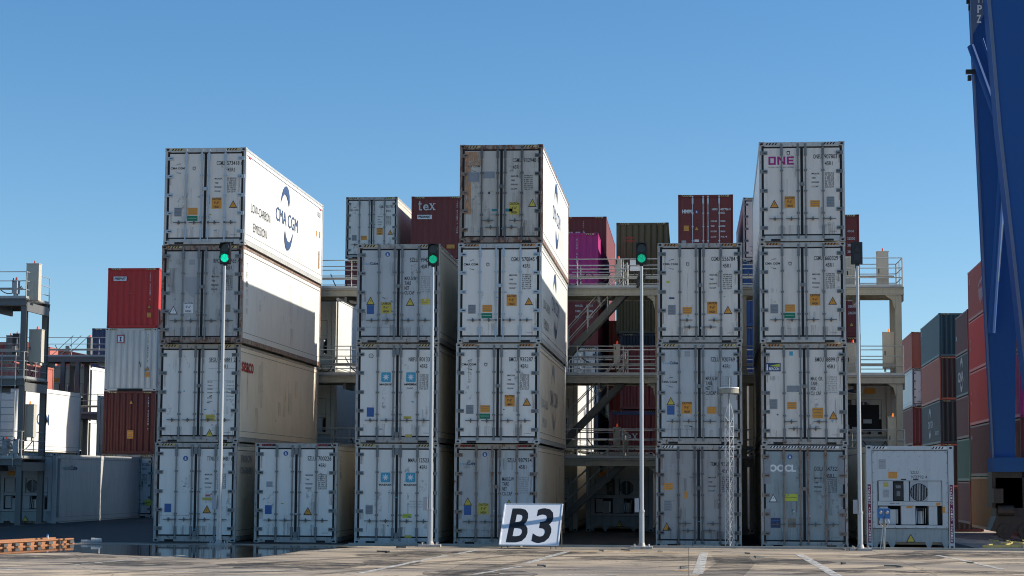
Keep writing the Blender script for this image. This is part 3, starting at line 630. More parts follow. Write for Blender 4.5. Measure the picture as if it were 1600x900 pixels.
c3 = reefer((-9.664, 0, T), cargo(MK + [('ring', .44, .36, .14, .18), ('blue', .44, 2.0, .21, .27), ('yellow', 1.53, 2.16, .22, .08), ('yellow', 1.57, 2.68, .2, .07)], txt=mkt, num='NRFU 801337 0', code='45R5', p='clean', f='frame_dirty', lb=1, side='side_old'), 'container with two bright cyan star emblems, second tier')
c2 = reefer((-9.646, -.1, 2 * T), cargo(SC + [('tri_y', 1.57, 1.69, .25, .24), ('yellow', 2.02, 1.69, .27, .17)], logo=(('sea', .16, .60, .075, .20, -.005, 'cyan'), ('Cube', .37, .60, .08, .24, .03, 'navy')), num='SZLU 994218 0', p='cube', f='frame_dirty', side='side_old', table='b', hh='hw_dark', fine=((.15, 1.0, 2.45),)),
    'grey container topping the second front stack, blue plate and yellow caution sign on it')
d4 = reefer((-6.773, .22, 0), cargo(SC + [('tri_y', 1.60, 1.71, .25, .24)], logo=(('sea', .16, .60, .075, .20, -.005, 'cyan'), ('Cube', .37, .60, .08, .24, .03, 'navy')), num='SZLU 987934 1', age=0.95, p='cube', p0='aged', f='frame_dirty', hw='hw_rust', haz=('gasket', 'red_ink'), table='b', side='side_old', fine=((.15, 1.0, 2.5),), scr=5),
    'grimy ground container partly hidden behind the sign with black letter and number')
d3 = reefer((-6.716, -.05, T), cargo(CM, num='BMCU 935287 5', cma=(.16, .64, .42), p='clean', f='frame', haz=('haz_o', 'gasket'), side='side_old', sidetxt=(('CMA CGM', 4.3, 1.28, .50, 3.45, .01, 'ghost'),) + tuple(t[:6] + ('ghost',) for t in lowc), swoosh=(5.6, 1.15), swm='ghost'),
    'white container second tier of the stack behind the lettered sign')
d2 = reefer((-6.666, -.15, 2 * T), cargo(CM, num='CGMU 570845 9', age=0.15, cma=(.16, .64, .42), p='clean', f='frame', hw='hw_blue', haz=('haz_o', 'gasket'), sidetxt=bigside + lowc, swoosh=(5.6, 1.15)), 'bright white container directly below the rusty topmost one, third tier of the middle stack')
d1 = reefer((-6.637, -.15, 3 * T), cargo([('cau_y', 1.60, 1.88, .30, .36), ('tri_y', 2.13, 1.72, .25, .24), ('panel', .41, .95, .32, .28), ('panel', .86, .89, .33, .20), ('teal', 1.02, 1.93, .16, .07), ('teal', 1.45, 1.93, .2, .09), ('faded', 1.0, 2.06, .2, .05), ('ink', .86, 1.42, .05, .07)], num='CGMU 932948 0', cl=1, tan=1, age=1.0, cma=(.16, .66, .42),
    p='old', f='frame_rust', cast='frame_rust', hw='hw_dark', hinge='hw_rust', hb=1, scr=8, sidetxt=bigside, swoosh=(5.6, 1.15)), 'rusty framed weathered container topmost of the middle stack')
CM2 = CM[:5]
e4 = reefer((-.931, 0, 0), cargo([('orange', .36, 1.19, .24, .19), ('orange', .86, 1.43, .09, .2), ('plate', .34, 1.74, .22, .3), ('tri_o', .31, 2.33, .25, .23), ('ink', .5, 1.6, .02, .02)], num='TEMU 932191 0', age=0.9, nv=.58, p='aged2', p0='aged2', f='frame_dirty', hb=1, hw='hw_dark', haz=('decal_white', 'gasket'), table='s', ink='ink', logo=(('tex', .30, .70, .26, .55, .02, 'ghost'),), side='side_old', scr=4),
    'dull grey ground container directly behind the thin lattice mast')
e3 = reefer((-.899, -.03, T), cargo(SC[1:3] + [('cau_o', .86, 1.85, .29, .34), ('orange', 1.57, 1.92, .26, .2), ('faded', .88, .30, .16, .16)], cma=(.15, 1.14, .42), logo=(('sea', .16, .60, .075, .20, -.005, 'cyan'), ('Cube', .37, .60, .08, .24, .03, 'navy')), num='SZLU 920769 2', p='cube', f='frame_dirty', hh='hw_dark', table='b', side='side_old', fine=((.15, 1.0, 2.48),)),
    'cool grey container behind the round lamp of the lattice mast, second tier')
e2 = reefer((-.874, -.01, 2 * T), cargo([CM2[0], ('cau_o', 1.57, 1.88, .29, .35), ('tri_o', 2.02, 1.94, .25, .24)] + [('plate', .41, 1.94, .22, .28), ('orange', .85, 1.96, .26, .2), ('lime', .30, 1.13, .09, .06), ('navy', .41, 1.6, .15, .05)], num='CGMU 556784 9', cma=(.16, .64, .42), p='white', f='frame_dirty', hb=1, haz=('haz_o', 'gasket'), scr=5),
    'white container on top of the three tier stack right of the stairs')
f4 = reefer((2.062, .03, 0), cargo([('round', .82, .33, .14, .14), ('tri_w', .34, 1.50, .26, .24), ('lime', .83, 1.48, .40, .2), ('navy', .40, 2.2, .28, .28), ('brown', .86, 2.2, .22, .26), ('panel', .18, .75, .18, .7), ('panel', .18, 2.15, .18, .7), ('panel', 2.26, .75, .18, .7), ('panel', 2.26, 2.15, .18, .7)], num='OOLU 647327 1', age=1.0, nu=1.50, nv=.70,
    logo=(('OOCL', .23, .74, .19, .76, .05, 'decal_white'),), p='bluegrey', p0='bluegrey', f='frame_dirty', hw='hw_rust', haz=('decal_white', 'gasket'), hfull=True, side='side_old', scr=6), 'faded blue grey ground container with bold white letters, rightmost full stack', rz=-.017)
f3 = reefer((2.089, .03, T), cargo([('beacon', .33, .68, .44, .24), ('cyan', .85, .29, .1, .12), ('plate', .34, 1.74, .22, .28), ('orange', .86, 1.78, .26, .2), ('orange', 1.59, 1.99, .30, .30), ('tri_o', 2.03, 2.05, .25, .24), ('lime', 1.10, 1.44, .08, .08), ('panel', .9, 1.3, .36, .18)], num='BMOU 889917 8', nu=1.53, p='white', f='frame_dirty', haz=('haz_o', 'gasket'), hb=1, table='b', tl=('MAX. GR.', 'TARE', 'PAYLOAD', 'CU. CAP'), side='side_old'),
    'white container with dark blue and lime company plate, second tier of the right stack', rz=-.017)
f2 = reefer((2.056, -.06, 2 * T), cargo(CM, num='CGMU 660329 9', age=0.25, cma=(.16, .64, .42), p='white', f='frame', haz=('haz_o', 'gasket'), hw='hw'), 'white container below the topmost container with magenta letters', rz=-.017)
f1 = reefer((2.058, -.12, 3 * T), cargo([('badge', .84, .33, .09, .13), ('tri_o', .43, 1.80, .26, .24), ('cau_o', .87, 1.75, .29, .33), ('orange', 1.59, 1.80, .27, .19), ('plate', 2.03, 1.75, .22, .3)], num='ONEU 907803 6', age=0.15, nv=.47, p='white', f='frame', cast='frame_dirty', haz=('frame', 'gasket'), logo=(), one=True, txt=(('OCEAN NETWORK EXPRESS', .27, .75, .035, .73, .0),), scr=2),
    'topmost container of the right stack with bold magenta letters on its left door', rz=-.017)

# ------------------------------------------------------------------ reefer with its machinery end to the camera
def machinery(loc, mat, label, detail=True, group='refrigerated containers showing machinery ends', rz=0.0, side='side_old', sidetxt=()):
    root = thing('refrigerated_container', label, 'shipping container', loc, rz, group); H, L = HC, L40
    link('insulated_body', reefer_body(H, L, side, .55), root)
    link('frame', cached(('mframe', mat), lambda: (lambda m: m.bx(0, .15, 0, .15, .114, H - .114).bx(W - .15, W, 0, .15, .114, H - .114).bx(.158, W - .158, .004, .13, H - .11, H - .006).bx(0, .085, L - .15, L, .114, H - .114).bx(W - .085, W, L - .15, L, .114, H - .114).bx(.158, W - .158, L - .12, L - .004, .02, H - .006))(MB()).data('frame', (mat,))), root)
    castings(root, mat, H, L)
    for uu in ((.19, .60), (1.84, 2.25)): link('hazard_stripe', hazard(H, ('decal_white', 'gasket'), u=(uu,)), root)
    def pan():   # end panel built round the openings
        m = MB(); z = lambda v: H - v; y0, y1 = .02, .06
        m.bx(.15, W - .15, y0, y1, z(.98), z(.11)); m.bx(.15, .32, y0, y1, z(2.33), z(.98)); m.bx(2.11, W - .15, y0, y1, z(2.33), z(.98))
        m.bx(.32, 2.11, y0, y1, z(1.69), z(1.57)); m.bx(.32, 2.11, y0, y1, z(2.33), z(2.24))
        m.bx(.34, .74, .03, .06, z(1.56), z(.99)); m.bx(1.04, 1.2, .03, .06, z(1.56), z(.99)); m.bx(1.72, 2.1, .03, .06, z(1.56), z(.99))
        m.prism([(.30, z(1.02)), (.34, z(.98)), (2.06, z(.98)), (2.11, z(1.03)), (2.06, z(1.0)), (.36, z(1.0))][::-1], .012, .02)
        for (q0, q1, v0, v1) in ((.155, .165, .14, 2.66), (W - .165, W - .155, .14, 2.66), (.165, W - .165, 2.325, 2.34), (.32, 2.1, .985, .995), (.315, .325, .99, 1.56), (2.1, 2.11, .99, 2.23), (1.19, 1.2, 1.0, 1.55), (.3, .305, 1.0, 2.25), (.165, W - .165, .125, .14)): m.bx(q0, q1, .010, .02, z(v1), z(v0), 2)
        for i in range(8):
            for v in (.17, 2.30): x = .22 + i * .285; m.bx(x - .012, x + .012, .008, .02, z(v) - .012, z(v) + .012, 1)
            v = .2 + i * .28
            for x in (.19, 2.25): m.bx(x - .012, x + .012, .008, .02, z(v) - .012, z(v) + .012, 1)
        for x in (.62, .9, 1.2, 1.5, 1.78):
            for v in (.3, .68): m.bx(x - .008, x + .008, .01, .02, z(v) - .008, z(v) + .008, 1)
        return m.data('end_panel', (mat, 'plate', 'ink'))
    link('end_panel', cached(('pan', mat), pan), root)
    link('recess', cached('recess', lambda: MB().bx(.16, W - .16, .50, .549, .45, H - .2).data('recess', ('dark',))), root)
    def low():
        m = MB(); m.bx(.15, W - .15, .035, .08, .19, H - 2.33)
        for x in (.14, .60, 1.63, 2.1): m.prism([(x - .02, .19), (x + .06, .02), (x + .14, .02), (x + .2, .19)][::-1], .03, .10)
        return m.data('lower_panel', ('bluegrey',))
    link('lower_panel', cached('mlow', low), root)
    fan = link('condenser_fan', cached('fan', lambda: (lambda m: m.bx(1.22, 1.72, .03, .05, H - 1.56, H - .99, 1).tube((1.47, .029, H - 1.31), (1.47, .02, H - 1.31), .25, n=24, mi=2))(MB()).data('condenser_fan', ('dark', mat if False else 'machine', 'dark'))), root)
    def grille():
        m = MB()
        for i in range(11): x = -.225 + i * .045; h = math.sqrt(max(0, .235 ** 2 - x * x)); m.bx(1.47 + x - .006, 1.47 + x + .006, .006, .018, H - 1.31 - h, H - 1.31 + h)
        m.bx(1.455, 1.485, .003, .018, H - 1.54, H - 1.08); return m.data('fan_grille', ('machine',))
    link('fan_grille', cached('grille', grille), fan)
    cb = link('controller', cached('ctrl', lambda: MB().bx(.76, 1.02, .004, .06, H - 1.54, H - 1.04).data('controller', ('head',))), root)
    link('display', cached('disp', lambda: MB().bx(.82, .96, .0, .0038, H - 1.20, H - 1.12).bx(.84, .94, .0, .0038, H - 1.42, H - 1.28).data('display', ('ink2',))), cb)
    def units():
        m = MB(); z = lambda v: H - v
        m.bx(.60, .82, .12, .4, z(2.23), z(1.80)); m.bx(.97, 1.36, .05, .4, z(2.22), z(1.70)); m.bx(1.74, 1.97, .05, .4, z(2.23), z(1.70)); m.bx(.36, .60, .06, .3, z(2.2), z(1.72))
        m.tube((1.52, .3, z(2.2)), (1.52, .3, z(1.85)), .11, n=12, mi=1); m.tube((.86, .2, z(2.2)), (.86, .2, z(1.8)), .04, mi=1)
        for i in range(5): m.tube((1.38 + i * .07, .12 + .03 * i, z(2.2)), (1.42 + i * .06, .16, z(1.76)), .012, mi=1)
        m.bx(1.42, 1.6, .14, .3, z(1.84), z(1.76), 2); m.bx(2.0, 2.1, .1, .3, z(2.2), z(1.75), 2)
        return m.data('compressor_unit', ('reef' if mat == 'reef' else 'machine', 'silver', 'dark'))
    link('compressor_unit', cached(('units', mat), units), root)
    for (k, u, v, a, b) in ((('orange', .74, .83, .25, .19), ('yellow', .55, 1.10, .12, .12), ('faded', .55, 1.35, .16, .22), ('orange', 1.2, 1.73, .17, .06), ('tri_y', 1.22, 2.60, .26, .24), ('orange', 2.0, 1.64, .12, .08), ('orange', 2.14, 1.80, .09, .18), ('faded', .45, .52, .2, .28), ('ink', 1.04, .95, .15, .035), ('ink', 1.38, .95, .15, .035)) if detail else (('orange', .6, .8, .3, .2), ('tri_y', 1.22, 2.60, .26, .24))):
        o = link(NAMES.get(k, k + '_sticker'), sticker(k, a, b), root, loc=(u, .016 if not (.97 < u < 1.36 and v > 1.7 and k == 'orange') else .046, H - v))
    if detail:
        e = DM(fplane(.017)); e.text('SZLU', 1.24, H - .79, .085, wd=.22, bold=0); e.text('972792 4', 1.24, H - .92, .085, wd=.46, bold=0); e.text('reefer unit', .64, H - 1.64, .035, wd=.28, bold=.01); e.build('lettering', ('ink',), root)
        for x in (.03, W - .12):
            e = DM(fplane(-.003)); e.rect(x, x + .09, .16, 1.80, 0)
            for i, c in enumerate('WARNING AVISO WARNING'):
                if c != ' ': e.v; fn = e.fn; e.fn = fplane(-.0045); e.text(c, x + .018, 1.70 - i * .075, .055, wd=.055, bold=.03, mi=1); e.fn = fn
            e.build('warning_strip', ('warn', 'decal_white'), root)
    for t in sidetxt:
        e = DM(side_fn(W + .003)); e.text(t[0], t[1], t[2], t[3], wd=t[4], bold=t[5]); e.build('side_lettering', (t[6],), root)
    return root
machinery((5.03, .05, 0), 'reef', 'lone reefer on the ground at the right end, machinery fan and controls facing out', detail=True)
YB = 15.1
G2 = 'refrigerated containers behind the plug-in rack'
machinery((-15.50, YB, 2 * T), 'reef_cream', 'cream reefer with sunlit side, upper one seen in the gap left of second stack', False, G2, side='white_side')
machinery((-15.50, YB, T), 'reef_cream', 'cream reefer with shaded tan side, lower one seen left of the second front stack', False, G2, side='white_side')
machinery((-15.50, YB, 0), 'reef_cream', 'cream reefer low behind the container that stands alone', False, G2, side='white_side')
machinery((-6.48, YB, T), 'reef_cream', 'reefer with narrow bright sunlit side seen behind the stair flights', False, G2, side='white_side', sidetxt=(('CMA CGM', 4.3, 1.28, .50, 3.45, .01, 'navyside'),))
machinery((-6.48, YB, 0), 'reef_cream', 'reefer at ground level left behind the lowest stair flight', False, G2, side='white_side')
machinery((-3.72, YB, 0), 'machine', 'dark shaded reefer machinery end at ground level behind the stairs', False, G2)
for k in range(3): dry((-9.5, YB, k * 2.61), 'teal', 'unseen teal container added behind the second front stack to cast shade, %s tier' % ('ground', 'second', 'third')[k], group=G2)  # unseen stack added to shade the lower cream reefer's side
for k, lab in enumerate(('cream reefer low in the narrow gap left of the rightmost full stack', 'cream reefer second tier in the narrow gap left of the rightmost full stack')):
    machinery((2.2, YB, k * T), 'reef_cream', lab, False, G2, side='white_side')
gr = machinery((4.85, YB, T), 'reef_cream', 'cream reefer at right rack end, dark open machinery bay and oval badge', False, G2)
e = DM(fplane(-.002)); pts = [(1.15 + .30 * math.cos(t * .314), 2.22 + .10 * math.sin(t * .314)) for t in range(20)]; e.shape(pts, 0)
e.shape([(1.15 + .26 * math.cos(t * .314), 2.22 + .07 * math.sin(t * .314)) for t in range(20)], 1, .002); e.build('oval_badge', ('decal_white', 'navy'), gr)
MB().prism([(.42, .95), (.62, .78), (2.02, .78), (2.02, 1.72), (.62, 1.72), (.42, 1.55)], -.004, .05).build('machinery_bay', 'dark', gr)
MB().bx(1.45, 1.75, -.03, -.005, 1.05, 1.2).bx(.7, .95, -.03, -.005, .82, 1.0).bx(1.05, 1.35, -.03, -.005, .80, .92).build('control_box', 'machine', gr)
MB().bx(1.5, 1.9, -.012, .01, 2.12, 2.32).build('orange_label', 'orange', gr)
machinery((4.85, YB, 0), 'reef_cream', 'cream reefer at ground level right behind the lone reefer', False, G2)

# ------------------------------------------------------------------ containers of the block behind (stacks around Y=31)
G3 = 'containers of the block behind the rack'
YR = 31.0
def back(px_left, Y=YR): return at(px_left, 500, Y).x
TB = 2.915
def st_reefer(x, tiers, labels, Y=YR): pass
# second stack position: white reefer on top, maroon below
YR = 32.6; xw = back(538, YR)
reefer((xw, YR, at(538, 308, YR).z - HC), dict(num='CGMU 933755 8', cma=(.16, .64, .42), st=[('orange', .86, 1.92, .28, .2), ('plate', .41, 1.92, .22, .26), ('cau_o', 1.60, 1.62, .29, .33), ('tri_o', 2.1, 1.66, .25, .24)], p='white', f='frame_dirty', side='side_old'),
       'white reefer in the back block, top tier, beside the maroon one with white serif letters', group=G3)
TB = (at(538, 308, YR).z - HC) / 4
for k in range(4): dry((xw, YR, k * TB), 'maroon', 'maroon corrugated container directly under the white back block reefer' if k == 3 else 'maroon container, %s tier, mostly hidden behind the second front stack' % ('ground', 'second', 'third')[k], H=HC, group=G3)
YR = 32.6; xt = back(641, YR)
def serif_tex(root, H, u, v, h, y=-.002):
    """the word tex in a slab serif face"""
    e = DM(fplane(y)); z = H - v; s = h / 1.5
    e.rect(u + .10 * s, u + .28 * s, z, z + 1.25 * s); e.rect(u, u + .5 * s, z + .82 * s, z + .95 * s, lift=.001); e.shape([(u + .10 * s, z), (u + .52 * s, z - .04 * s), (u + .55 * s, z + .1 * s), (u + .28 * s, z + .14 * s)], lift=.002)
    e.text('e', u + .68 * s, z, .98 * s * CAP / .56, wd=.78 * s, bold=.012)
    x = u + 1.55 * s
    e.shape([(x, z + .95 * s), (x + .22 * s, z + .95 * s), (x + .85 * s, z), (x + .62 * s, z)][::-1]); e.shape([(x + .62 * s, z + .95 * s), (x + .75 * s, z + .95 * s), (x + .18 * s, z), (x + .03 * s, z)][::-1], lift=.001)
    for a in (-.06, .5): e.rect(x + a * s, x + (a + .38) * s, z + .87 * s, z + .95 * s, lift=.002); 
    for a in (-.08, .5): e.rect(x + a * s, x + (a + .4) * s, z, z + .08 * s, lift=.003)
    e.build('serif_letters', ('cream_ink',), root)
for k in range(5):
    t = dry((xt, YR, k * TB), 'maroon', 'maroon corrugated container with white serif letters and white label, top tier behind second stack' if k == 4 else 'maroon container, %s tier, hidden below the serif lettered one' % ('ground', 'second', 'third', 'fourth')[k], H=HC, group=G3,
            marks=(('tex_label', .62, .96, .68, .2), ('V', 'TGHU 872015 3 45G1', 2.12, .28, .085, 'cream_ink'), ('orange', 1.85, 2.35, .38, .18)) if k == 4 else ())
    if k == 4: serif_tex(t, HC, .32, .64, .50)
YR = 31.0
TB = 2.915   # red / white / maroon stack at far left
xr = back(167, 31.8); hs = 2.80
dry((xr, 31.8, 8.76), 'red', 'bright red corrugated container topmost of the single stack at the left', H=2.80, group=G3, marks=(('tex_label', .58, .50, .62, .2), ('V', 'TEXU 405817 4', 2.0, .30, .10, 'cream_ink'), ('tri_o', 2.0, 1.80, .2, .18), ('orange', 2.0, 2.2, .2, .22), ('red', 1.1, 1.2, .2, .06)))
o = dry((xr - .04, 31.8, 5.84), 'dryw', 'off white corrugated container with small square logo, middle of the left stack', H=2.90, group=G3, fm='dryw', pocket=True, marks=(('tri_logo', .72, .50, .34, .38), ('V', 'TRLU 714420 9', 2.0, .36, .10, 'ink'), ('tri_o', 2.02, 1.86, .2, .2), ('orange', 2.02, 2.15, .2, .22), ('ink', 1.64, 1.6, .05, .08), ('ink', 1.7, 1.72, .03, .16)))
dry((xr - .05, 31.8, 2.92), 'maroon_dark', 'maroon corrugated container under the off white one in the left stack', H=2.90, group=G3, marks=(('tri_o', 1.3, .50, .2, .2), ('orange', 1.3, 2.0, .3, .38), ('V', 'CAIU 560291 7', 2.1, .36, .12, 'cream_ink')))
reefer((xr - .05, 31.8, .0), dict(p='cube', f='frame_dirty', num='SUDU 512206 3', side='side_old', st=[('lime', 2.2, 2.2, .3, .26), ('tri_o', .4, 1.6, .25, .24)]), 'pale reefer at the foot of the left stack, in the slit beside front row', group=G3)

# behind the stairs
xm = at(934.5, 450, YR).x - W
dry((xm, YR, 4 * 2.6), 'magenta', 'bright magenta corrugated container behind the walkway', group=G3, marks=(('V', 'MAGU 561843 7 45G1', 1.45, .35, .13, 'cream_ink'),))
dry((xm, YR, 3 * 2.6), 'maroon', 'maroon container with its doors out, under the magenta one behind the stairs', group=G3, door=True, marks=(('T', 'TCLU 45G1', 1.5, .4, .1, .5, .02, 'cream_ink'), ('T', 'MAX.GR.', 1.4, .75, .09, .35, .02, 'cream_ink'), ('T', '32500', 1.9, .75, .09, .3, .02, 'cream_ink'), ('T', 'TARE', 1.4, 1.0, .09, .25, .02, 'cream_ink'), ('T', '3980', 1.9, 1.0, .09, .3, .02, 'cream_ink'), ('T', 'NET', 1.4, 1.25, .09, .2, .02, 'cream_ink'), ('T', '28520', 1.9, 1.25, .09, .3, .02, 'cream_ink'), ('red', 1.9, 2.3, .2, .12)))
reefer((xm, YR, 2 * 2.6 - .31), dict(p='white', f='frame', st=[('tri_o', .9, 1.35, .25, .24)], num='CGMU 290114 2'), 'white reefer with doors out behind the lower walkway and stairs', group=G3)
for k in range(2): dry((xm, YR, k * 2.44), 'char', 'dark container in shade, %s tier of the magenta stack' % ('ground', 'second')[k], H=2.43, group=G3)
# maroon behind the magenta, higher and further
xh = at(947.5, 450, 45).x - W
for k in range(6): dry((xh, 45, k * 2.61), 'maroon', 'maroon container with white letters rising behind the magenta one, right side sunlit' if k == 5 else 'maroon container, %s tier, hidden in the stack behind the magenta one' % ('ground', 'second', 'third', 'fourth', 'fifth')[k], group=G3, marks=(('T', 'HMM', .2, 1.3, .5, 1.1, .05, 'cream_ink'), ('V', 'HMMU 640127', 1.2, .3, .1, 'cream_ink')) if k == 5 else ())
# olive, over charcoal, red, blue and red-with-serif
xo = back(963, 34); yo = 34
dry((xo, yo, 11.25), 'olive', 'olive brown corrugated container standing highest behind the signal pole', group=G3, marks=(('T', 'SAFEWAY', .4, .75, .09, .45, .02, 'redb'), ('T', 'CARGO', .4, .90, .09, .45, .02, 'redb')))
dry((xo, yo, 8.65), 'olive', 'olive corrugated container below the highest olive one behind the rail', group=G3)
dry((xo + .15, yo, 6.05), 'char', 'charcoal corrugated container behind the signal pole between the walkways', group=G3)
xq = back(951.5, 32)
dry((xq + .5, 32, 5.05 + .0), 'maroon', 'dark red container right behind the lower walkway railing', group=G3, H=2.9)
e_ = dry((xq, 32, 2.2), 'maroon', 'dark red container with white serif letters behind the lower stair', group=G3, H=2.8)
serif_tex(e_, 2.8, .55, 1.35, .48)
MB().bx(.16, W - .1, -.004, .0, 2.60, 2.76).build('blue_header', 'navyc', e_)
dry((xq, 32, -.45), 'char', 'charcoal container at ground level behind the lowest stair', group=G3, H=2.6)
for k in range(4): dry((at(930, 600, 48).x, 48, k * 2.6), 'soot', 'near-black container, %s tier, added to close a bright gap far behind the stairs' % ('ground', 'second', 'third', 'fourth')[k], group=G3)  # near-black filler stack added to block the sky between the stacks
# behind the three tier stack on the right
xh2 = back(1060, 30)
for k in range(5):
    dry((xh2, 30, k * 2.86 + .26 * (k == 4)), 'maroon', 'maroon container with silver lock bars and white lettering, topmost behind the three tier stack' if k == 4 else 'maroon container, %s tier, hidden behind the three tier stack' % ('ground', 'second', 'third', 'fourth')[k], H=2.85, group=G3, door='silver' if k == 4 else False,
        marks=(('T', 'HMM', .18, .82, .16, .42, .05, 'decal_white'), ('round', .82, .76, .16, .16), ('T', 'HMMU', 1.5, .70, .10, .24, .02, 'decal_white'), ('T', '407726 5', 1.87, .70, .10, .46, .02, 'decal_white'), ('T', '45G1', 1.87, .86, .09, .2, .02, 'decal_white'), ('T', 'MAX.GR.', 1.45, 1.22, .07, .28, .02, 'decal_white'), ('T', 'TARE', 1.45, 1.44, .07, .16, .02, 'decal_white'), ('T', 'PAYLOAD', 1.45, 1.68, .07, .26, .02, 'decal_white'), ('T', 'CU.CAP', 1.45, 1.92, .07, .24, .02, 'decal_white'),
               ('T', '32500', 1.87, 1.22, .07, .22, .02, 'decal_white'), ('T', '3850', 1.87, 1.44, .07, .22, .02, 'decal_white'), ('T', '28650', 1.87, 1.68, .07, .22, .02, 'decal_white'), ('T', '76.4', 1.87, 1.92, .07, .3, .02, 'decal_white'), ('orange', .36, 1.5, .22, .24), ('tri_o', .82, 1.5, .22, .22), ('faded', .25, 2.2, .2, .3), ('white', .82, 2.06, .2, .1)) if k == 4 else ())
xn = back(1162)
reefer((xn, YR, 4 * TB), dict(p='white', f='frame', num='TLLU 105586 2'), 'narrow glimpse of a white reefer rising left of the topmost magenta lettered container', group=G3)
for k in range(4): dry((xn, YR, k * TB), 'bluec', 'blue container in the narrow gap left of the right stack, %s' % (('at ground level', 'second tier', 'seen between walkways', 'behind the upper railing')[k]), H=HC, group=G3)
xd = at(1343, 400, 32).x - W
for k in range(5):
    dry((xd, 32, .0 + k * 2.78), 'maroon', ('dark maroon container foot of the stack behind the right stack', 'dark maroon container second tier behind the right stack', 'dark maroon container third tier right of the right stack', 'dark maroon container behind the unlit signal, fourth tier', 'dark maroon container topmost right of the tallest right stack')[k], H=2.77, group=G3, door=True,
        marks=(('T', 'TCNU', 1.55, .60, .12, .3, .02, 'cream_ink'), ('T', '45G1', 1.9, .80, .1, .3, .02, 'cream_ink'), ('T', '32500', 1.9, 1.15, .12, .35, .02, 'cream_ink'), ('T', '3850', 1.9, 1.45, .12, .35, .02, 'cream_ink'), ('T', '28650', 1.9, 1.75, .12, .35, .02, 'cream_ink'), ('tri_y', 2.05, 2.2, .22, .2)))

# ------------------------------------------------------------------ plug-in racks (steel walkways with stairs and power cabinets)
def rail_line(m, p, q, h=1.05, n=None, kick=True, r=.018):
    p = Vector(p); q = Vector(q); Ln = (q - p).length; n = n or max(1, round(Ln / 1.6))
    for z in (h, h * .66, h * .34): m.tube(p + Vector((0, 0, z)), q + Vector((0, 0, z)), r, n=5)
    if kick: m.bar(p + Vector((0, 0, .06)), q + Vector((0, 0, .06)), .008, .11)
    for i in range(n + 1): a = p.lerp(q, i / n); m.tube(a, a + Vector((0, 0, h)), r * 1.1, n=5)
def cabinet(root, x, y, z, w_=.42, h=1.35, lamp='lamp_red', mat='cab', lift=.12):
    cb = MB(); cb.bx(x, x + w_, y, y + .34, z + lift, z + lift + h); cb.bx(x - .012, x + w_ + .012, y - .012, y + .352, z + lift + h, z + lift + h + .03)
    cb.bx(x + .04, x + .07, y - .02, y, z + lift + .45, z + lift + .6, 1); cb.bx(x + .03, x + w_ - .03, y - .006, y, z + lift + .06, z + lift + h - .06); cb.bx(x + .05, x + .1, y + .05, y + .3, z, z + lift); cb.bx(x + w_ - .1, x + w_ - .05, y + .05, y + .3, z, z + lift)
    o = cb.build('power_cabinet', (mat, 'dark'), root)
    MB().tube((x + w_ * .55, y + .17, z + lift + h + .03), (x + w_ * .55, y + .17, z + lift + h + .15), .045, .03, n=8).build('warning_lamp', lamp, o)
def rack(name, label, x0, x1, y0, y1, floors, cols, mat, group=None, railback=True, cabs=(), beams=.26):
    root = thing(name, label, 'plug-in rack', (0, 0, 0), 0, group)
    for (cx, m_) in cols:
        for cy in (y0 + .12, y1 - .12):
            c = MB(); h = .11; top = floors[-1] - .02
            c.bx(cx - h, cx + h, cy - .11, cy - .095, 0.02, top); c.bx(cx - h, cx + h, cy + .095, cy + .11, 0.02, top); c.bx(cx - .008, cx + .008, cy - .095, cy + .095, 0.02, top); c.bx(cx - .2, cx + .2, cy - .2, cy + .2, 0, .02)
            c.build('column', m_, root)
    for f in floors:
        for yy in (y0, y1):
            b = MB(); b.bx(x0, x1, yy - .05, yy + .05, f - beams, f - beams + .025); b.bx(x0, x1, yy - .05, yy + .05, f - .04, f - .012); b.bx(x0, x1, yy - .008, yy + .008, f - beams + .025, f - .04)
            b.build('floor_beam', mat, root)
        j = MB(); k = max(2, round((x1 - x0) / 1.5))
        for i in range(k + 1): x = x0 + .05 + (x1 - x0 - .1) * i / k; j.bar((x, y0 + .06, f - .30), (x, y1 - .06, f - .30), .10, .34)
        j.build('cross_joist', 'rack_grey', root)
        g = MB(); g.bx(x0, x1, y0 - .05, y1 + .05, f - .01, f + .025)
        g.build('grating_floor', 'grate', root)
        rl = MB(); rail_line(rl, (x0 + .05, y0, f), (x1 - .05, y0, f)); rl.build('railing', 'rail', root)
        if railback: rl = MB(); rail_line(rl, (x0 + .05, y1, f), (x1 - .05, y1, f)); rl.build('railing', 'rail', root)
        rl = MB(); rail_line(rl, (x1 - .04, y0, f), (x1 - .04, y1, f), n=2); rl.build('railing', 'rail', root)
        pp = MB(); pp.tube((x0 + .1, y0 + .35, f + .42), (x1 - .3, y0 + .35, f + .42), .05, n=6)   # cable conduit
        for i in range(int((x1 - x0) / 2.97)):
            x = x0 + 1.2 + i * 2.97; pp.bx(x, x + .2, y0 + .25, y0 + .34, f + .30, f + .62)
        pp.build('cable_conduit', 'rack', root)
        rc_ = random.Random(int(f * 100) + int(x0 * 7)); xx = x0 + .9
        while xx < x1 - 1.2:
            sg_ = rc_.uniform(.25, .75); wl = rc_.uniform(.5, 1.1); c = MB(); n_ = 7; yy = y1 - rc_.uniform(.1, .5); P_ = [(xx + wl * i / n_, yy, f + .75 - sg_ * math.sin(math.pi * i / n_)) for i in range(n_ + 1)]
            for i in range(n_): c.tube(P_[i], P_[i + 1], .02, n=5)
            c.build('power_cable', 'head', root); xx += rc_.uniform(.9, 2.2)
    for c in cabs: cabinet(root, *c)
    return root
Y0, Y1 = 12.75, 14.75
FL = [2.62, 5.55, 8.66]
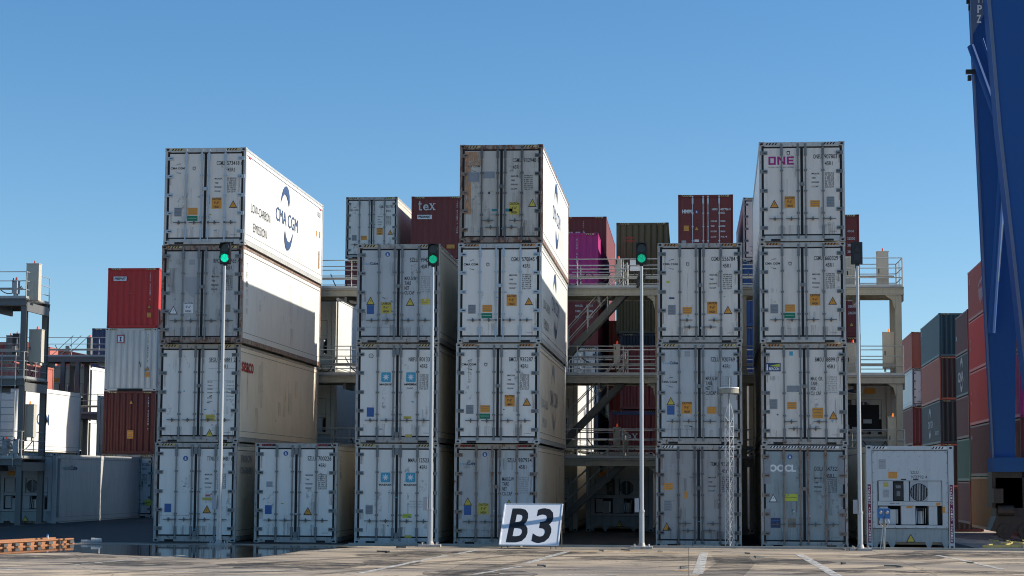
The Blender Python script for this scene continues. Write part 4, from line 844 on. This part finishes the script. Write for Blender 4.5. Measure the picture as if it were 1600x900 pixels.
main = rack('plug_in_rack', 'long beige steel rack of walkways and stairs behind the front stacks', -15.4, 7.55, Y0, Y1, FL, [(-15.2, 'rack'), (-9.2, 'rack_grey'), (-6.9, 'rack'), (-1.05, 'rack_brown'), (1.95, 'rack'), (7.36, 'rack')], 'rack', 'plug-in racks',
            cabs=[(at(1371, 450, 13.4).x, 13.4, FL[2], .40, 1.22, 'lamp_red'), (at(1379, 450, 13.4).x, 13.4, FL[1] + .2, .38, 1.25, 'amber'), (at(1383, 450, 13.4).x, 13.0, FL[0] + .12, .34, 1.25, 'amber'),
                  (at(961, 450, 13.9).x, 13.9, FL[2] + .35, .22, .60, 'lamp_red', 'cab', .2), (at(959, 450, 13.9).x, 13.9, FL[1] + .35, .22, .62, 'lamp_red', 'cab', .2), (at(958.5, 450, 13.9).x, 13.9, FL[0] + .3, .24, .62, 'lamp_red', 'cab', .2),
                  (at(1322, 450, 13.9).x, 13.9, FL[2], .42, 1.1, 'lamp_red'), (at(1322, 450, 13.9).x, 13.9, FL[1], .42, 1.1, 'lamp_red')])
# curved knee brackets and beige plates at the ends
for zf in FL:
    for x, s in ((-1.17, -1), (7.24, -1)):
        MB().prism([(x, zf - .26), (x + s * .30, zf - .26), (x + s * .08, zf - .42), (x, zf - .75)][:: (1 if s < 0 else -1)], Y0 + .0, Y0 + .24).build('knee_bracket', 'rack', main)
# stair flights, each rising to the right to the next floor
for zf0, zf1 in ((0.02, FL[0]), (FL[0], FL[1]), (FL[1], FL[2])):
    xa, xb = -5.0, -2.15; st = MB(); n = 12
    for y in (Y0 + .22, Y0 + .98): st.bar((xa, y, zf0), (xb, y, zf1 - .04), .03, .24)
    for i in range(1, n): x = xa + (xb - xa) * i / n; z = zf0 + (zf1 - zf0) * i / n; st.bx(x - .12, x + .12, Y0 + .235, Y0 + .965, z - .015, z + .015)
    f_ = st.build('stair_flight', 'stair', main)
    hr = MB()
    for y in (Y0 + .22, Y0 + .98):
        for hh in (.5, .95): hr.tube((xa, y, zf0 + hh), (xb, y, zf1 + hh), .018, n=5)
        for i in range(5): x = xa + (xb - xa) * i / 4; z = zf0 + (zf1 - zf0) * i / 4; hr.tube((x, y, z), (x, y, z + .95), .018, n=5)
    hr.build('stair_handrail', 'rail', f_)
    for y in (Y0 + 1.2,):     # curved gate loops beside the stair head
        g = MB(); x = xb - .55; z = zf1
        for a in range(2):
            zz = z + .95 - a * .22; xx = x - a * .0 + a * .1; g.tube((xx - 1.6, y + a * .2, zz), (xx, y + a * .2, zz), .02, n=5); g.tube((xx, y + a * .2, zz), (xx + .1, y + a * .2, zz - .1), .02, n=5); g.tube((xx + .1, y + a * .2, zz - .1), (xx + .1, y + a * .2, z + .35), .02, n=5)
        g.build('gate_loop', 'rail', main)
# fluorescent lamps under floors and small fittings
MB().bx(-2.05, -1.7, Y0 - .1, Y0 + .02, FL[2] + .62, FL[2] + .78).bx(-2.05, -1.72, Y0 - .1, Y0 + .02, FL[2] + .82, FL[2] + 1.0).build('junction_box', 'decal_white', main)
MB().tube((-12.6, Y0 + .1, FL[2] - .35), (-11.8, Y0 + 1.4, FL[2] - .42), .06).build('tube_lamp', 'decal_white', main)
bd = MB()
for i in range(10):
    rr = random.Random(i); bd.tube((-1.75 + rr.uniform(-.15, .2), Y0 - .06, FL[2] + rr.uniform(.0, .25)), (-1.6 + rr.uniform(-.15, .2), Y0 - .08, FL[2] + rr.uniform(.35, .62)), .035, n=5)
bd.build('cable_bundle', 'head', main)

GR = 'plug-in racks'
lx1 = at(76, 500, 19.3).x; ly0, ly1 = 16.7, 19.4
FLL = [2.55, 5.62, 8.72]
left = rack('plug_in_rack', 'dark grey steel rack with sunlit cabinets at the left edge of the photo', -36, lx1, ly0, ly1, FLL, [(lx1 - .12, 'rack_grey'), (lx1 - 5.9, 'rack_grey')], 'rack_grey', GR, railback=False,
            cabs=[(at(39, 450, 17).x, 17.1, FLL[2] - .05, .5, 1.42, 'lamp_red', 'cab', .02), (at(45, 450, 17).x, 17.2, FLL[1] + .55, .5, 1.25, 'lamp_red'), (at(41, 450, 17).x, 17.0, FLL[0] + .7, .45, 1.25, 'amber'),
                  (at(20, 450, 17).x, 16.9, FLL[2] + .1, .2, .5, 'lamp_red', 'machine'), (at(12, 450, 17).x, 16.9, FLL[0] + .1, .2, .5, 'lamp_red', 'machine'), (at(34, 450, 17).x, 16.6, FLL[0] + .1, .2, .5, 'lamp_red', 'machine')])
ld = MB()
for y in (ly0 - .05,):
    for x in (lx1 - .9, lx1 - .35): ld.tube((x, y, FLL[0] - .3), (x, y, FLL[1] + 1.0), .02, n=5)
    for i in range(14): ld.tube((lx1 - .9, y, FLL[0] + i * .28), (lx1 - .35, y, FLL[0] + i * .28), .014, n=5)
ld.build('ladder', 'rail', left)
dx1 = at(163, 560, 46).x + 1.5; dx0 = at(-10, 560, 46).x
far = rack('plug_in_rack', 'distant rack walkway with grey railings beyond the left rack', dx0, dx1, 45.2, 47.0, [5.2, 8.25], [(at(95, 600, 45).x, 'rack_grey'), (at(118, 600, 45).x, 'rack_grey'), (dx1 - .3, 'rack_grey')], 'rack_grey', GR, railback=False,
           cabs=[(at(136, 520, 45.6).x, 45.6, 8.3, .22, .9, 'lamp_red', 'rack_grey'), (at(10, 520, 45.6).x, 45.6, 8.3, .35, 1.0, 'lamp_red', 'rack_grey'), (at(20, 520, 45.6).x, 45.6, 8.3, .35, 1.1, 'lamp_red', 'head')])
hr = MB()
for k in range(3):
    a = at(76, 545, 46.3 + k * .02); hr.tube((a.x + k * .45, 46.5, 8.3), (a.x + 1.3 + k * .45, 46.5, 9.5), .02, n=5)
hr.build('stair_handrail', 'rail', far)

# ------------------------------------------------------------------ left block of reefers and the containers beyond
YL = 20.0; G4 = 'refrigerated containers of the left block'
xl = at(87, 760, YL).x - W
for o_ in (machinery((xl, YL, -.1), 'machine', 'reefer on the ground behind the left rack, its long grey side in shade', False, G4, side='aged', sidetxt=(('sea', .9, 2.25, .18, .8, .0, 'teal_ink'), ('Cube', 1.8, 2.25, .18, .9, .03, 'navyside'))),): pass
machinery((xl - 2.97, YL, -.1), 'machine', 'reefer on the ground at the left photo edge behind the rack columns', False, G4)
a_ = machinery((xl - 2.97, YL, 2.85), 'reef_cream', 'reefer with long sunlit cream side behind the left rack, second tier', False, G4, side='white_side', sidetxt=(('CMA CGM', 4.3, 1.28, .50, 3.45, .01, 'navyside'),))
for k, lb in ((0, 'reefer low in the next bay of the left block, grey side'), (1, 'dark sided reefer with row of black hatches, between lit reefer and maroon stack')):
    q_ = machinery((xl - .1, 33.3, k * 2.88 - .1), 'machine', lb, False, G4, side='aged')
for k in range(3): dry((-15.5, 27.7, k * 2.91), 'char', ('unseen short charcoal container added to shade the left reefer, ground tier', 'unseen short charcoal container added to shade the left reefer, second tier', 'unseen short charcoal container added to shade the left reefer, top tier')[k], group=G3, L=4.4, H=HC)  # unseen short stack, length set to shade the ground reefer at left
# far bay under the distant walkway
G5 = 'far reefers under the distant walkway'
xf = at(139, 600, 48).x
for i in range(3): machinery((xf - W - i * 3.0, 48, 5.05), 'reef_cream', ('far reefer under the distant walkway with brightly sunlit side', 'far reefer under the distant walkway between its two columns', 'far reefer under the distant walkway, nearest the left rack')[i], False, G5, side='white_side')
for i in range(3): machinery((xf - W - i * 3.0, 48, 2.12), 'reef_cream', ('far reefer low under the distant walkway, rightmost', 'far reefer low under the distant walkway, middle', 'far reefer low under the distant walkway, nearest the left rack')[i], False, G5, side='white_side')
dry((at(143.5, 540, 62).x, 62, 8.1), 'navyc', 'small dark navy container far behind the distant railing', group=G3, H=3.0)
for i in range(2): dry((at(-5 + i * 35, 560, 60).x - .5, 60, 7.5 - i * .3), 'pinkc' if i else 'maroon', ('dark maroon container far off at left behind the distant railing', 'faded red container far off behind the left rack column')[i], group=G3, H=2.6)
for i in range(2): dry((at(20 + i * 22, 590, 44).x - 1, 38, 5.0), 'pinkc', ('faded orange red container glimpsed through the left rack', 'faded orange red container beside the left rack column')[i], group=G3, L=L20)

# ------------------------------------------------------------------ container stacks at right, rows turned slightly
RA = math.radians(-1.68); LANE = 11.58
def rpos(X, d, z):   # X across, d metres from the camera foot along the turned rows
    v = Matrix.Rotation(RA, 3, 'Z') @ Vector((X, d, 0)); return (v.x, v.y - 55.63, z)
GY = 'containers stacked in the right hand yard'
def rstack(X, d, items, z0=-.6, L=L40):
    z = z0
    for (mat, h, label, mk, dr) in items:
        if mat == 'reefer': reefer(rpos(X, d, z), dict(p='white', f='frame', side='white_side', st=[('navy', 1.9, 1.9, .4, .4)], num='SZLU 118'), label, group=GY, rz=RA, H=h)
        else: dry(rpos(X, d, z), mat, label, H=h, L=L, rz=RA, group=GY, marks=mk, door=dr)
        z += h + .02
rstack(LANE - .26, 134.2, [('maroon', 2.6, 'maroon container low at the back of the right yard', (), False), ('brown', 2.6, 'brown container hidden behind the lone reefer at the back of the yard', (), False), ('maroon', 2.591, 'dark red container with white letters at the back of the yard, third tier', (('T', 'tex', 1.3, .75, .4, .9, .05, 'cream_ink'),), False),
    ('reefer', 2.591, 'white reefer in the right yard stack between two maroon containers', (), False), ('brown', 2.50, 'topmost reddish container of the leftmost yard stack', (('T', 'CAIU', .6, .6, .12, .5, .02, 'cream_ink'), ('T', '45G1', .6, .9, .12, .4, .02, 'cream_ink')), True)], z0=-.9)
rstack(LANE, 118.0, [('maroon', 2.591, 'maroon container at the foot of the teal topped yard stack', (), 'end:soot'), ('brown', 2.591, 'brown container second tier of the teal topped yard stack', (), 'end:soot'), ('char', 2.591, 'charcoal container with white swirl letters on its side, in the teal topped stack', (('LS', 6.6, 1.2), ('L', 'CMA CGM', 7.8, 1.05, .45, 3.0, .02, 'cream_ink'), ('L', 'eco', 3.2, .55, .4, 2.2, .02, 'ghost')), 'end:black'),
    ('brown', 2.591, 'reddish brown container directly below the teal one', (), 'end:soot'), ('teal', 2.60, 'teal grey container topping its yard stack', (('L', 'X', 11.6, 2.0, .3, .4, .05, 'cream_ink'),), 'end:petrol')], z0=-1.08)  # end walls of this stack coloured near black, their shade painted in
rstack(LANE + .32, 105.9, [('maroon', 2.29, 'maroon container at the foot of the short yard stack', (), False), ('greenc', 2.31, 'green container low in the short yard stack behind the lone reefer', (), False), ('maroon', 2.31, 'maroon container above the green one in the yard', (), False),
    ('char', 2.31, 'charcoal container with large white letters on its side, above a maroon one', (('LS', 3.2, 1.05), ('L', 'CMA', 4.9, .85, .55, 2.7, .04, 'cream_ink')), False), ('maroon', 2.25, 'maroon container beside the teal one, topping the short yard stack', (('L', 'HMM', 5.6, .9, .25, .4, .05, 'cream_ink'),), False)], z0=-.41, L=L20)
C_ = [('ochre', 2.591, 'ochre yellow container at the foot of the tall red stack beside the crane', (), False), ('maroon', 2.591, 'dark maroon container above the ochre one', (('L', 'MAGU 44182', 11.8, 1.9, .18, .5, .02, 'cream_ink'),), False), ('redb', 2.72, 'bright red container third tier of the tall red stack', (('L', 'C', 11.6, 1.1, .6, .4, .03, 'pinkc'),), False),
      ('redb', 2.62, 'bright red container directly below the one with white emblem', (('L', 'C', 11.6, 1.1, .6, .4, .03, 'pinkc'),), False), ('brown', 2.62, 'brown red container with white winged emblem topping the stack by the crane', (('HM', 7.6), ('L', 'X', 11.6, 1.9, .3, .4, .05, 'cream_ink')), False)]
rstack(LANE, 90.3, C_, z0=-.47)
rstack(LANE, 84.0, [('maroon', 2.591, 'maroon container at the foot of the stack behind the crane leg', (), False), ('maroon', 2.591, 'maroon container second tier behind the crane leg', (), False), ('magenta', 2.8, 'magenta container seen past the crane leg', (), False), ('maroon', 2.7, 'maroon container above the magenta one past the crane leg', (), False), ('brown', 2.591, 'brown container topping the stack behind the crane leg', (), False)], L=L20)
# unseen stacks added just outside the frame to shade the yard and rack's end
for d_, w_ in ((65.2, 'near'), (57.8, 'nearest')): rstack(LANE + 2.6, d_, [(m_, 2.591, 'container of the %s end of the yard row, %s' % (w_, t_), (), False) for m_, t_ in (('maroon', 'ground tier'), ('bluec', 'blue'), ('redb', 'red'), ('maroon', 'fourth tier'), ('greenc', 'green, topmost'))], z0=-.45, L=7.0)

# ------------------------------------------------------------------ blue gantry crane at right
YC = 26.2
cr = thing('gantry_crane', 'tall dark blue gantry crane standing at the right edge of the photo', 'crane', (at(1570, 830, YC).x, YC, -.5))
def loc(px, py, Y): v = at(px, py, Y); return Vector((v.x - cr.location.x, v.y - cr.location.y, v.z - cr.location.z))
def leg(pts, Y, dep, name, mat, edge=None):
    """tapered box leg from outline samples (left,right,height row)"""
    m = MB(); P = []
    for (l, r, py) in pts:
        a = loc(l, py, Y); b = loc(r, py, Y); P.append((a.x, b.x, a.z))
    y = Y - cr.location.y
    for i in range(len(P) - 1):
        a0, b0, z0 = P[i]; a1_, b1_, z1 = P[i + 1]; b = len(m.v)
        m.v += [(a0, y, z0), (b0, y, z0), (b0, y + dep, z0), (a0, y + dep, z0), (a1_, y, z1), (b1_, y, z1), (b1_, y + dep, z1), (a1_, y + dep, z1)]
        for f in ((0, 4, 5, 1), (1, 5, 6, 2), (2, 6, 7, 3), (3, 7, 4, 0)): m.f.append(tuple(b + q for q in f)); m.m.append(0)
    o = m.build(name, mat, cr)
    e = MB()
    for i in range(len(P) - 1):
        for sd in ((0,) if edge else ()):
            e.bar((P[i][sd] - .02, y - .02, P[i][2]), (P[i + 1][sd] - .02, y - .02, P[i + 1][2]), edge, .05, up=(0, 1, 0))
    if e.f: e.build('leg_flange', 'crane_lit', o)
    for i in range(3):
        pass
    return o
leg([(1505, 1570, -260), (1517, 1578, 0), (1529, 1586, 240), (1540, 1588, 470), (1553, 1586, 722)], YC + 1.2, .8, 'leg', 'crane', .07)
leg([(1518, 1640, -260), (1546, 1655, 0), (1563, 1665, 200), (1585, 1680, 400), (1600, 1690, 540), (1622, 1700, 722)], YC - 2.2, 1.6, 'leg', 'crane', .13)
b_ = MB()
b_.tube(loc(1517, 72, YC + .6), loc(1580, 245, YC - .6), .16, n=10); b_.build('brace', 'crane', cr)
b_ = MB(); b_.tube(loc(1535, 60, YC + .6), loc(1590, 240, YC - .6), .05, n=8); b_.build('brace', 'crane', cr)
b_ = MB(); b_.tube(loc(1566, 265, YC + .3), loc(1549, 520, YC + .9), .16, n=10); b_.build('brace', 'crane', cr)
b_ = MB(); b_.tube(loc(1572, 290, YC - .1), loc(1560, 440, YC + .2), .025, n=6); b_.build('conduit', 'silver', cr)
# head plate with white characters
p0, p1, p2, p3 = loc(1518, 58, YC - .4), loc(1543, 12, YC - .4), loc(1546, -60, YC - .4), loc(1514, -60, YC - .4)
hp = MB(); hp.prism([(p.x, p.z) for p in (p0, p1, p2, p3)], p0.y, p0.y + .12); hp = hp.build('head_plate', 'crane_lit', cr)
e = DM(lambda u, v, l=0.0: (p0.x + u, p0.y - .004, p0.z + v)); e.text('Z', .22, .62, .34, wd=.2, bold=.03); e.text('P', .26, 1.05, .34, wd=.2, bold=.03); e.text('M', .3, 1.48, .34, wd=.22, bold=.03); e.build('lettering', ('decal_white',), hp)
for q in ((1514, 2), (1513, 112)):
    c0 = loc(q[0], q[1], YC + 1.0); MB().bx(c0.x - .12, c0.x + .25, c0.y - .2, c0.y, c0.z - .12, c0.z + .06).bx(c0.x - .05, c0.x + .1, c0.y - .25, c0.y - .05, c0.z - .42, c0.z - .2).build('floodlight', 'head', cr)
# sill beam and bogies
s0 = loc(1553, 715, YC + 1.2); s1 = loc(1700, 738, YC + 1.2)
MB().bx(s0.x - .1, s0.x + 9, s0.y - .4, s0.y + 1.2, s1.z, s0.z).build('sill_beam', 'crane', cr)
zt = s1.z
MB().bx(s0.x + .1, s0.x + 8, s0.y + .2, s0.y + .8, .9, zt - .1).bx(s0.x - .15, s0.x + 1.1, s0.y - .3, s0.y + .9, 1.3, zt - .002).build('equaliser_beam', 'black', cr)
for k in range(2):
    xo_ = s0.x + .35 + k * 1.9; m = MB()
    m.bx(xo_ - .35, xo_ + 1.1, s0.y - .3, s0.y + .9, .95, zt - .25); m.bx(xo_ + .1, xo_ + .7, s0.y - .1, s0.y + .7, zt - .25, zt); m.prism([(xo_ - .6, .35), (xo_ + 1.35, .35), (xo_ + 1.1, .95), (xo_ - .35, .95)], s0.y - .35, s0.y + .95)
    bo = m.build('bogie', 'black', cr)
    for j in range(2): wm = MB(); wx = xo_ + j * .85; wm.tube((wx, s0.y - .42, .33), (wx, s0.y - .05, .33), .33, n=16); wm.tube((wx, s0.y - .46, .33), (wx, s0.y - .42, .33), .12, n=8); wm.build('wheel', 'black', bo)
    MB().tube((xo_ - .3, s0.y - .45, 1.2), (xo_ + .35, s0.y - .45, 1.2), .22, n=12).bx(xo_ - .5, xo_ - .1, s0.y - .7, s0.y - .3, 1.5, 2.1).build('drive_motor', 'black', bo)
# upper portal girder, above the frame
g0 = loc(1500, -270, YC); MB().bx(g0.x - .6, g0.x + 14, YC - cr.location.y - 2.4, YC - cr.location.y + 3, g0.z, g0.z + 1.8).build('portal_girder', 'crane', cr)

# ------------------------------------------------------------------ signal poles
def signal(px, py, label, lit=True, Y=None, hx=0.0, turned=False):
    g = gz(px, py); Y = Y if Y is not None else g.y; x = at(px, 600, Y).x
    root = thing('signal_pole', label, 'traffic signal', (x, Y, 0), 0, 'signal poles along the quay edge')
    pl = MB(); pl.tube((0, 0, .05), (0, 0, 1.05), .075, .072, n=14); pl.tube((0, 0, 1.05), (0, 0, 4.6), .062, .055, n=14); pl.tube((0, 0, 4.6), (0, 0, 7.85), .052, .04, n=14); pl.tube((0, 0, 1.0), (0, 0, 1.06), .085, n=14)
    pl.build('pole', 'pole', root)
    bp_ = MB(); bp_.bx(-.30, .30, -.24, .24, 0.002, .06); bp_.tube((0, 0, .06), (0, 0, .16), .11, .08, n=12)
    for sx in (-.2, .2):
        for sy in (-.16, .16): bp_.tube((sx, sy, .06), (sx, sy, .12), .022, n=6)
    bp_.build('base_plate', 'frame_dirty', root)
    MB().bx(-.19, -.07, -.10, .0, 1.0, 1.38).build('switch_box', 'machine', root)
    hd = MB(); z0 = 7.92; hd.bx(-.145, .145, .0, .17, z0, z0 + .60); hd.bx(-.16, .16, .10, .12, z0 - .015, z0 + .615); hd.bx(-.05, .05, .05, .12, 7.8, z0)
    h_ = hd.build('signal_head', 'head', root)
    if not turned:
        for j, zz in enumerate((z0 + .155, z0 + .445)):
            MB().tube((0, -.012, zz), (0, .0, zz), .115, n=20).build('lens', ('sig' if lit == 2 else 'sig2') if (j == 0 and lit) else 'sig_off', h_)
            v = MB()
            for i in range(9):
                t0 = math.radians(-10 + i * 200 / 9); t1 = math.radians(-10 + (i + 1) * 200 / 9)
                a = (.135 * math.cos(t0), zz + .135 * math.sin(t0)); b = (.135 * math.cos(t1), zz + .135 * math.sin(t1))
                v.poly([(a[0], .0, a[1]), (b[0], .0, b[1]), (b[0], -.14, b[1]), (a[0], -.14, a[1])]); 
                v.poly([(a[0] * .96, .0, zz + (a[1] - zz) * .96), (a[0] * .96, -.14, zz + (a[1] - zz) * .96), (b[0] * .96, -.14, zz + (b[1] - zz) * .96), (b[0] * .96, .0, zz + (b[1] - zz) * .96)])
            v.build('visor', 'head', h_)
    else:
        MB().prism([(-.09, z0 + .33), (.09, z0 + .33), (0, z0 + .52)], -.02, 0).build('rear_cover', 'ink', h_); MB().prism([(-.09, z0 + .08), (.09, z0 + .08), (.09, z0 + .28), (-.09, z0 + .28)], -.015, 0).build('rear_cover', 'ink', h_)
    return root
signal(347, 852, 'leftmost signal pole with bright green light, in front of the left stack', lit=2, Y=-2.3)
signal(674.5, 852, 'second signal pole with green light, in front of the star emblem containers', Y=-1.75)
signal(1002.5, 857, 'third signal pole with green light, standing before the stairs', Y=-1.75)
signal(1341.5, 858, 'rightmost signal pole with its signal head unlit', lit=False, Y=-1.62, turned=True)
# side signal on the first pole
# ------------------------------------------------------------------ lattice mast with round lamp
mx = at(1140, 800, -.62).x
mast = thing('lattice_mast', 'thin white lattice mast with a flat round disc near its top', 'mast', (mx, -.62, 0))
lt = MB(); tri = [(-.12, .07), (.12, .07), (.0, -.13)]; zt = 4.05; nb = 13
for i, (x, y) in enumerate(tri):
    lt.tube((x, y, .02), (x, y, zt - .35), .012, n=6); lt.tube((x, y, zt - .35), (x * .3, y * .3, zt), .014, n=6)
    x2, y2 = tri[(i + 1) % 3]
    for k in range(nb):
        z0, z1 = .05 + k * .28, .05 + (k + 1) * .28
        lt.tube((x, y, z0), (x2, y2, z0), .007, n=5)
        a, b = ((x, y), (x2, y2)) if k % 2 else ((x2, y2), (x, y)); lt.tube((a[0], a[1], z0), (b[0], b[1], z1), .007, n=5)
lt.bx(-.2, .2, -.2, .2, 0.002, .025); lt.build('lattice', paint('white_lattice_paint', (.55, .55, .55), .25), mast)
MB().tube((0, 0, zt - .05), (0, 0, zt + .75), .022, n=8).build('stub_pole', 'hw', mast)
dz = at(1140, 612, -.3).z
d_ = MB().tube((0, 0, dz - .06), (0, 0, dz + .06), .275, .275, n=28).build('disc_housing', 'rack', mast); MB().tube((0, 0, dz + .07), (0, 0, dz + .105), .285, n=28).tube((0, 0, dz + .06), (0, 0, dz + .07), .1, n=12).build('disc_cap', 'decal_white', mast)

# ------------------------------------------------------------------ sign board
sx0 = at(783, 800, -2.3).x; sx1 = at(874, 800, -2.3).x
sg = thing('bay_sign', 'white leaning board with large black B3 crossed by a pole shadow', 'sign', ((sx0 + sx1) / 2, -2.75, 0), math.radians(-.6))
wd = (sx1 - sx0) / 2; z0 = .10; z1 = 1.20; dy = 1.1
up = Vector((.04, dy, z1 - z0)); nrm = Vector((1, 0, 0)).cross(up).normalized()   # points to camera/up
def sp_(u, v, l=0.0):   # u metres across, v 0..1 up the board
    p = Vector((-wd, 0, z0)) + Vector((1, 0, 0)) * u + up * v + nrm * l; return tuple(p)
bd = MB(); F_ = [sp_(0, 0), sp_(2 * wd, 0), sp_(2 * wd, 1), sp_(0, 1)]; Bk = [tuple(Vector(p) - nrm * .025) for p in F_]
bd.poly(F_); bd.poly(Bk[::-1])
for i in range(4): j = (i + 1) % 4; bd.poly([F_[j], F_[i], Bk[i], Bk[j]])
bd = bd.build('board', 'sign', sg)
e = DM(lambda u, v, l=0.0: sp_(u + (v - .5) * .07, v, .003)); e.text('B', .20, .085, .83, wd=.545, bold=.022); e.text('3', .895, .085, .83, wd=.50, bold=.022); e.build('lettering', ('head',), bd)
fr_ = MB()
for a, b in ((sp_(0, 0), sp_(2 * wd, 0)), (sp_(2 * wd, 0), sp_(2 * wd, 1)), (sp_(2 * wd, 1), sp_(0, 1)), (sp_(0, 1), sp_(0, 0))): fr_.bar(a, b, .03, .03)
fr_.build('rim', 'decal_white', sg)
lg = MB()
for u in (.06, .22, 2 * wd - .2, 2 * wd - .06): p = Vector(sp_(u, 0)); lg.tube(p - nrm * .03, (p.x, p.y, 0), .012, n=6)
lg.build('foot', 'hw', sg)
for u in (.08, 2 * wd - .05):
    p = Vector(sp_(u, .98)); MB().tube(p - nrm * .03, (p.x + .02, p.y + .12, 0.0), .014, n=6).build('rear_strut', 'hw', sg)

# ------------------------------------------------------------------ blue socket post
px_ = at(1381, 800, -.9).x
so_ = thing('socket_post', 'small post with two blue power sockets in front of the lone reefer', 'power post', (px_, -.9, 0))
MB().bx(-.035, .035, -.03, .03, 0.002, .92).bx(-.12, .12, -.08, .08, 0, .012).build('post', 'rack', so_)
for s in (-1, 1):
    q = MB(); q.bx(s * .088 - .078, s * .088 + .078, -.10, .03, .86, 1.14); q = q.build('socket_box', 'socket', so_)
    MB().tube((s * .088 - .01, -.10, 1.04), (s * .088 - .01, -.15, 1.02), .045, .04, n=10).build('socket_cap', 'silver', q)
cbm = MB()
for s, k in ((-1, 0), (1, 0), (.3, 1)):
    cbm.tube((s * .1, -.08, .86), (s * .13, -.12, .74), .024, n=6); cbm.tube((s * .13, -.12, .74), (s * .03, -.06, .62), .018, n=6); cbm.tube((s * .03, -.06, .62), (s * .05 - .06, -.05, .02), .013, n=6)
cbm.build('cable', 'silver', so_)

# ------------------------------------------------------------------ yellow steel frame and debris at right
yb = thing('steel_frame', 'flat yellow steel lifting frame lying on the ground at the right', 'steel frame', (8.75, -.2, 0))
m = MB(); m.bar((-.55, 0, .09), (.75, .15, .11), .07, .07); m.bar((-.3, .6, .09), (.8, .7, .10), .07, .07); m.bar((-.4, 0, .12), (-.2, .6, .12), .06, .06); m.bar((.6, .12, .14), (.65, .68, .14), .06, .06); m.bar((.1, .1, .13), (.4, .7, .20), .05, .05)
m.build('beams', 'spread', yb); MB().bar((.55, .05, 0.0), (.56, .06, .12), .03, .03).bar((-.45, .02, 0), (-.45, .02, .09), .03, .03).build('foot', 'hw_dark', yb)
rp = MB()
for i in range(14):
    rr = random.Random(i + 50); a = Vector((rr.uniform(-.2, .8), rr.uniform(.2, .9), .15 + rr.uniform(0, .08))); rp.tube(a, a + Vector((rr.uniform(-.25, .25), rr.uniform(-.2, .2), rr.uniform(-.05, .05))), .022, n=5)
rp.build('strap', 'spread', yb)
hp_ = thing('rope_heap', 'dark heap of cable at the right edge beside the yellow frame', 'cable heap', (10.1, -.1, 0)); m = MB()
for i in range(40):
    rr = random.Random(i + 90); t = rr.uniform(0, 6.28); R_ = rr.uniform(.1, .5); a = Vector((R_ * math.cos(t), R_ * math.sin(t), rr.uniform(.03, .26 * (1 - R_)))); m.tube(a, a + Vector((rr.uniform(-.2, .2), rr.uniform(-.2, .2), rr.uniform(-.03, .05))), .03, n=5)
m.build('cable', 'black', hp_)
# small litter on the concrete
for i, (px, py) in enumerate(((985, 861), (1028, 863), (1172, 866), (1180, 872), (1315, 882), (1410, 887), (1522, 881), (812, 855), (1063, 889), (851, 886), (1322, 858), (1318, 860), (603, 864), (620, 857), (1417, 858), (1477, 859), (942, 862))):
    g = gz(px, py); rr = random.Random(i); m = MB(); a = rr.uniform(0, 3.1); Lc = rr.choice((.12, .2, .3))
    m.bar((0, 0, .02), (Lc * math.cos(a), Lc * math.sin(a), .025), .05, .035); m.bar((Lc * math.cos(a), Lc * math.sin(a), .025), (Lc * math.cos(a + .9) * 1.3, Lc * .9, .03), .04, .03)
    o = m.build('debris_scrap', rr.choice(('hw_dark', 'brown_plate', 'black'))); o.location = (g.x, g.y, .004)
    tag(o, 'small piece of scrap lying on the quay concrete', 'debris', 'scraps littering the quay')
# ------------------------------------------------------------------ rusty rail with its fittings at left
rr0 = Vector((-20.4, -16.0, 0)); rr1 = Vector((-17.25, -2.35, 0))
rl_ = thing('crane_rail', 'rusty bolted steel rail end on the ground at the left, mirrored in the puddle', 'rail', (rr1.x, rr1.y, 0), math.atan2(rr1.y - rr0.y, rr1.x - rr0.x))
Ln = (rr1 - rr0).length; m = MB(); m.bx(-Ln, 0, -.08, .08, .0, .035); m.bx(-Ln, 0, -.015, .015, .035, .13); m.bx(-Ln, 0, -.05, .05, .13, .17); m.build('rail', 'rustrail', rl_)
bl = MB()
for i in range(int(Ln / .55)): x = -.2 - i * .55; bl.bx(x - .10, x + .10, -.12, -.02, .035, .11)
bl = bl.build('clip_row', 'hw_dark', rl_)
m = MB(); m.bx(-Ln, 0, .5, .66, 0, .04); m.bx(-Ln, 0, .565, .595, .04, .13); m.bx(-Ln, 0, .53, .63, .13, .18); m.build('rail', 'rustrail', rl_)
bf = thing('rail_stop', 'pale rounded end stop just right of the rusty rail', 'rail stop', (rr1.x + .4, rr1.y + .5, 0)); m = MB(); m.tube((0, 0, .09), (.28, .02, .09), .075, .06, n=12); m.tube((-.3, 0, .07), (0, 0, .07), .04, n=8); m.bx(-.32, .25, -.09, .09, .0, .03); m.build('buffer', 'frame', bf)
pm = thing('marker_peg', 'short blue peg standing beside the rusty rail', 'peg', (at(74, 850, -2.6).x, -2.6, 0)); MB().tube((0, 0, 0), (0, 0, .24), .035, .03, n=10).build('peg', 'hw_blue', pm); MB().tube((0, 0, .24), (0, 0, .27), .04, .02, n=10).build('cap', 'socket', pm)
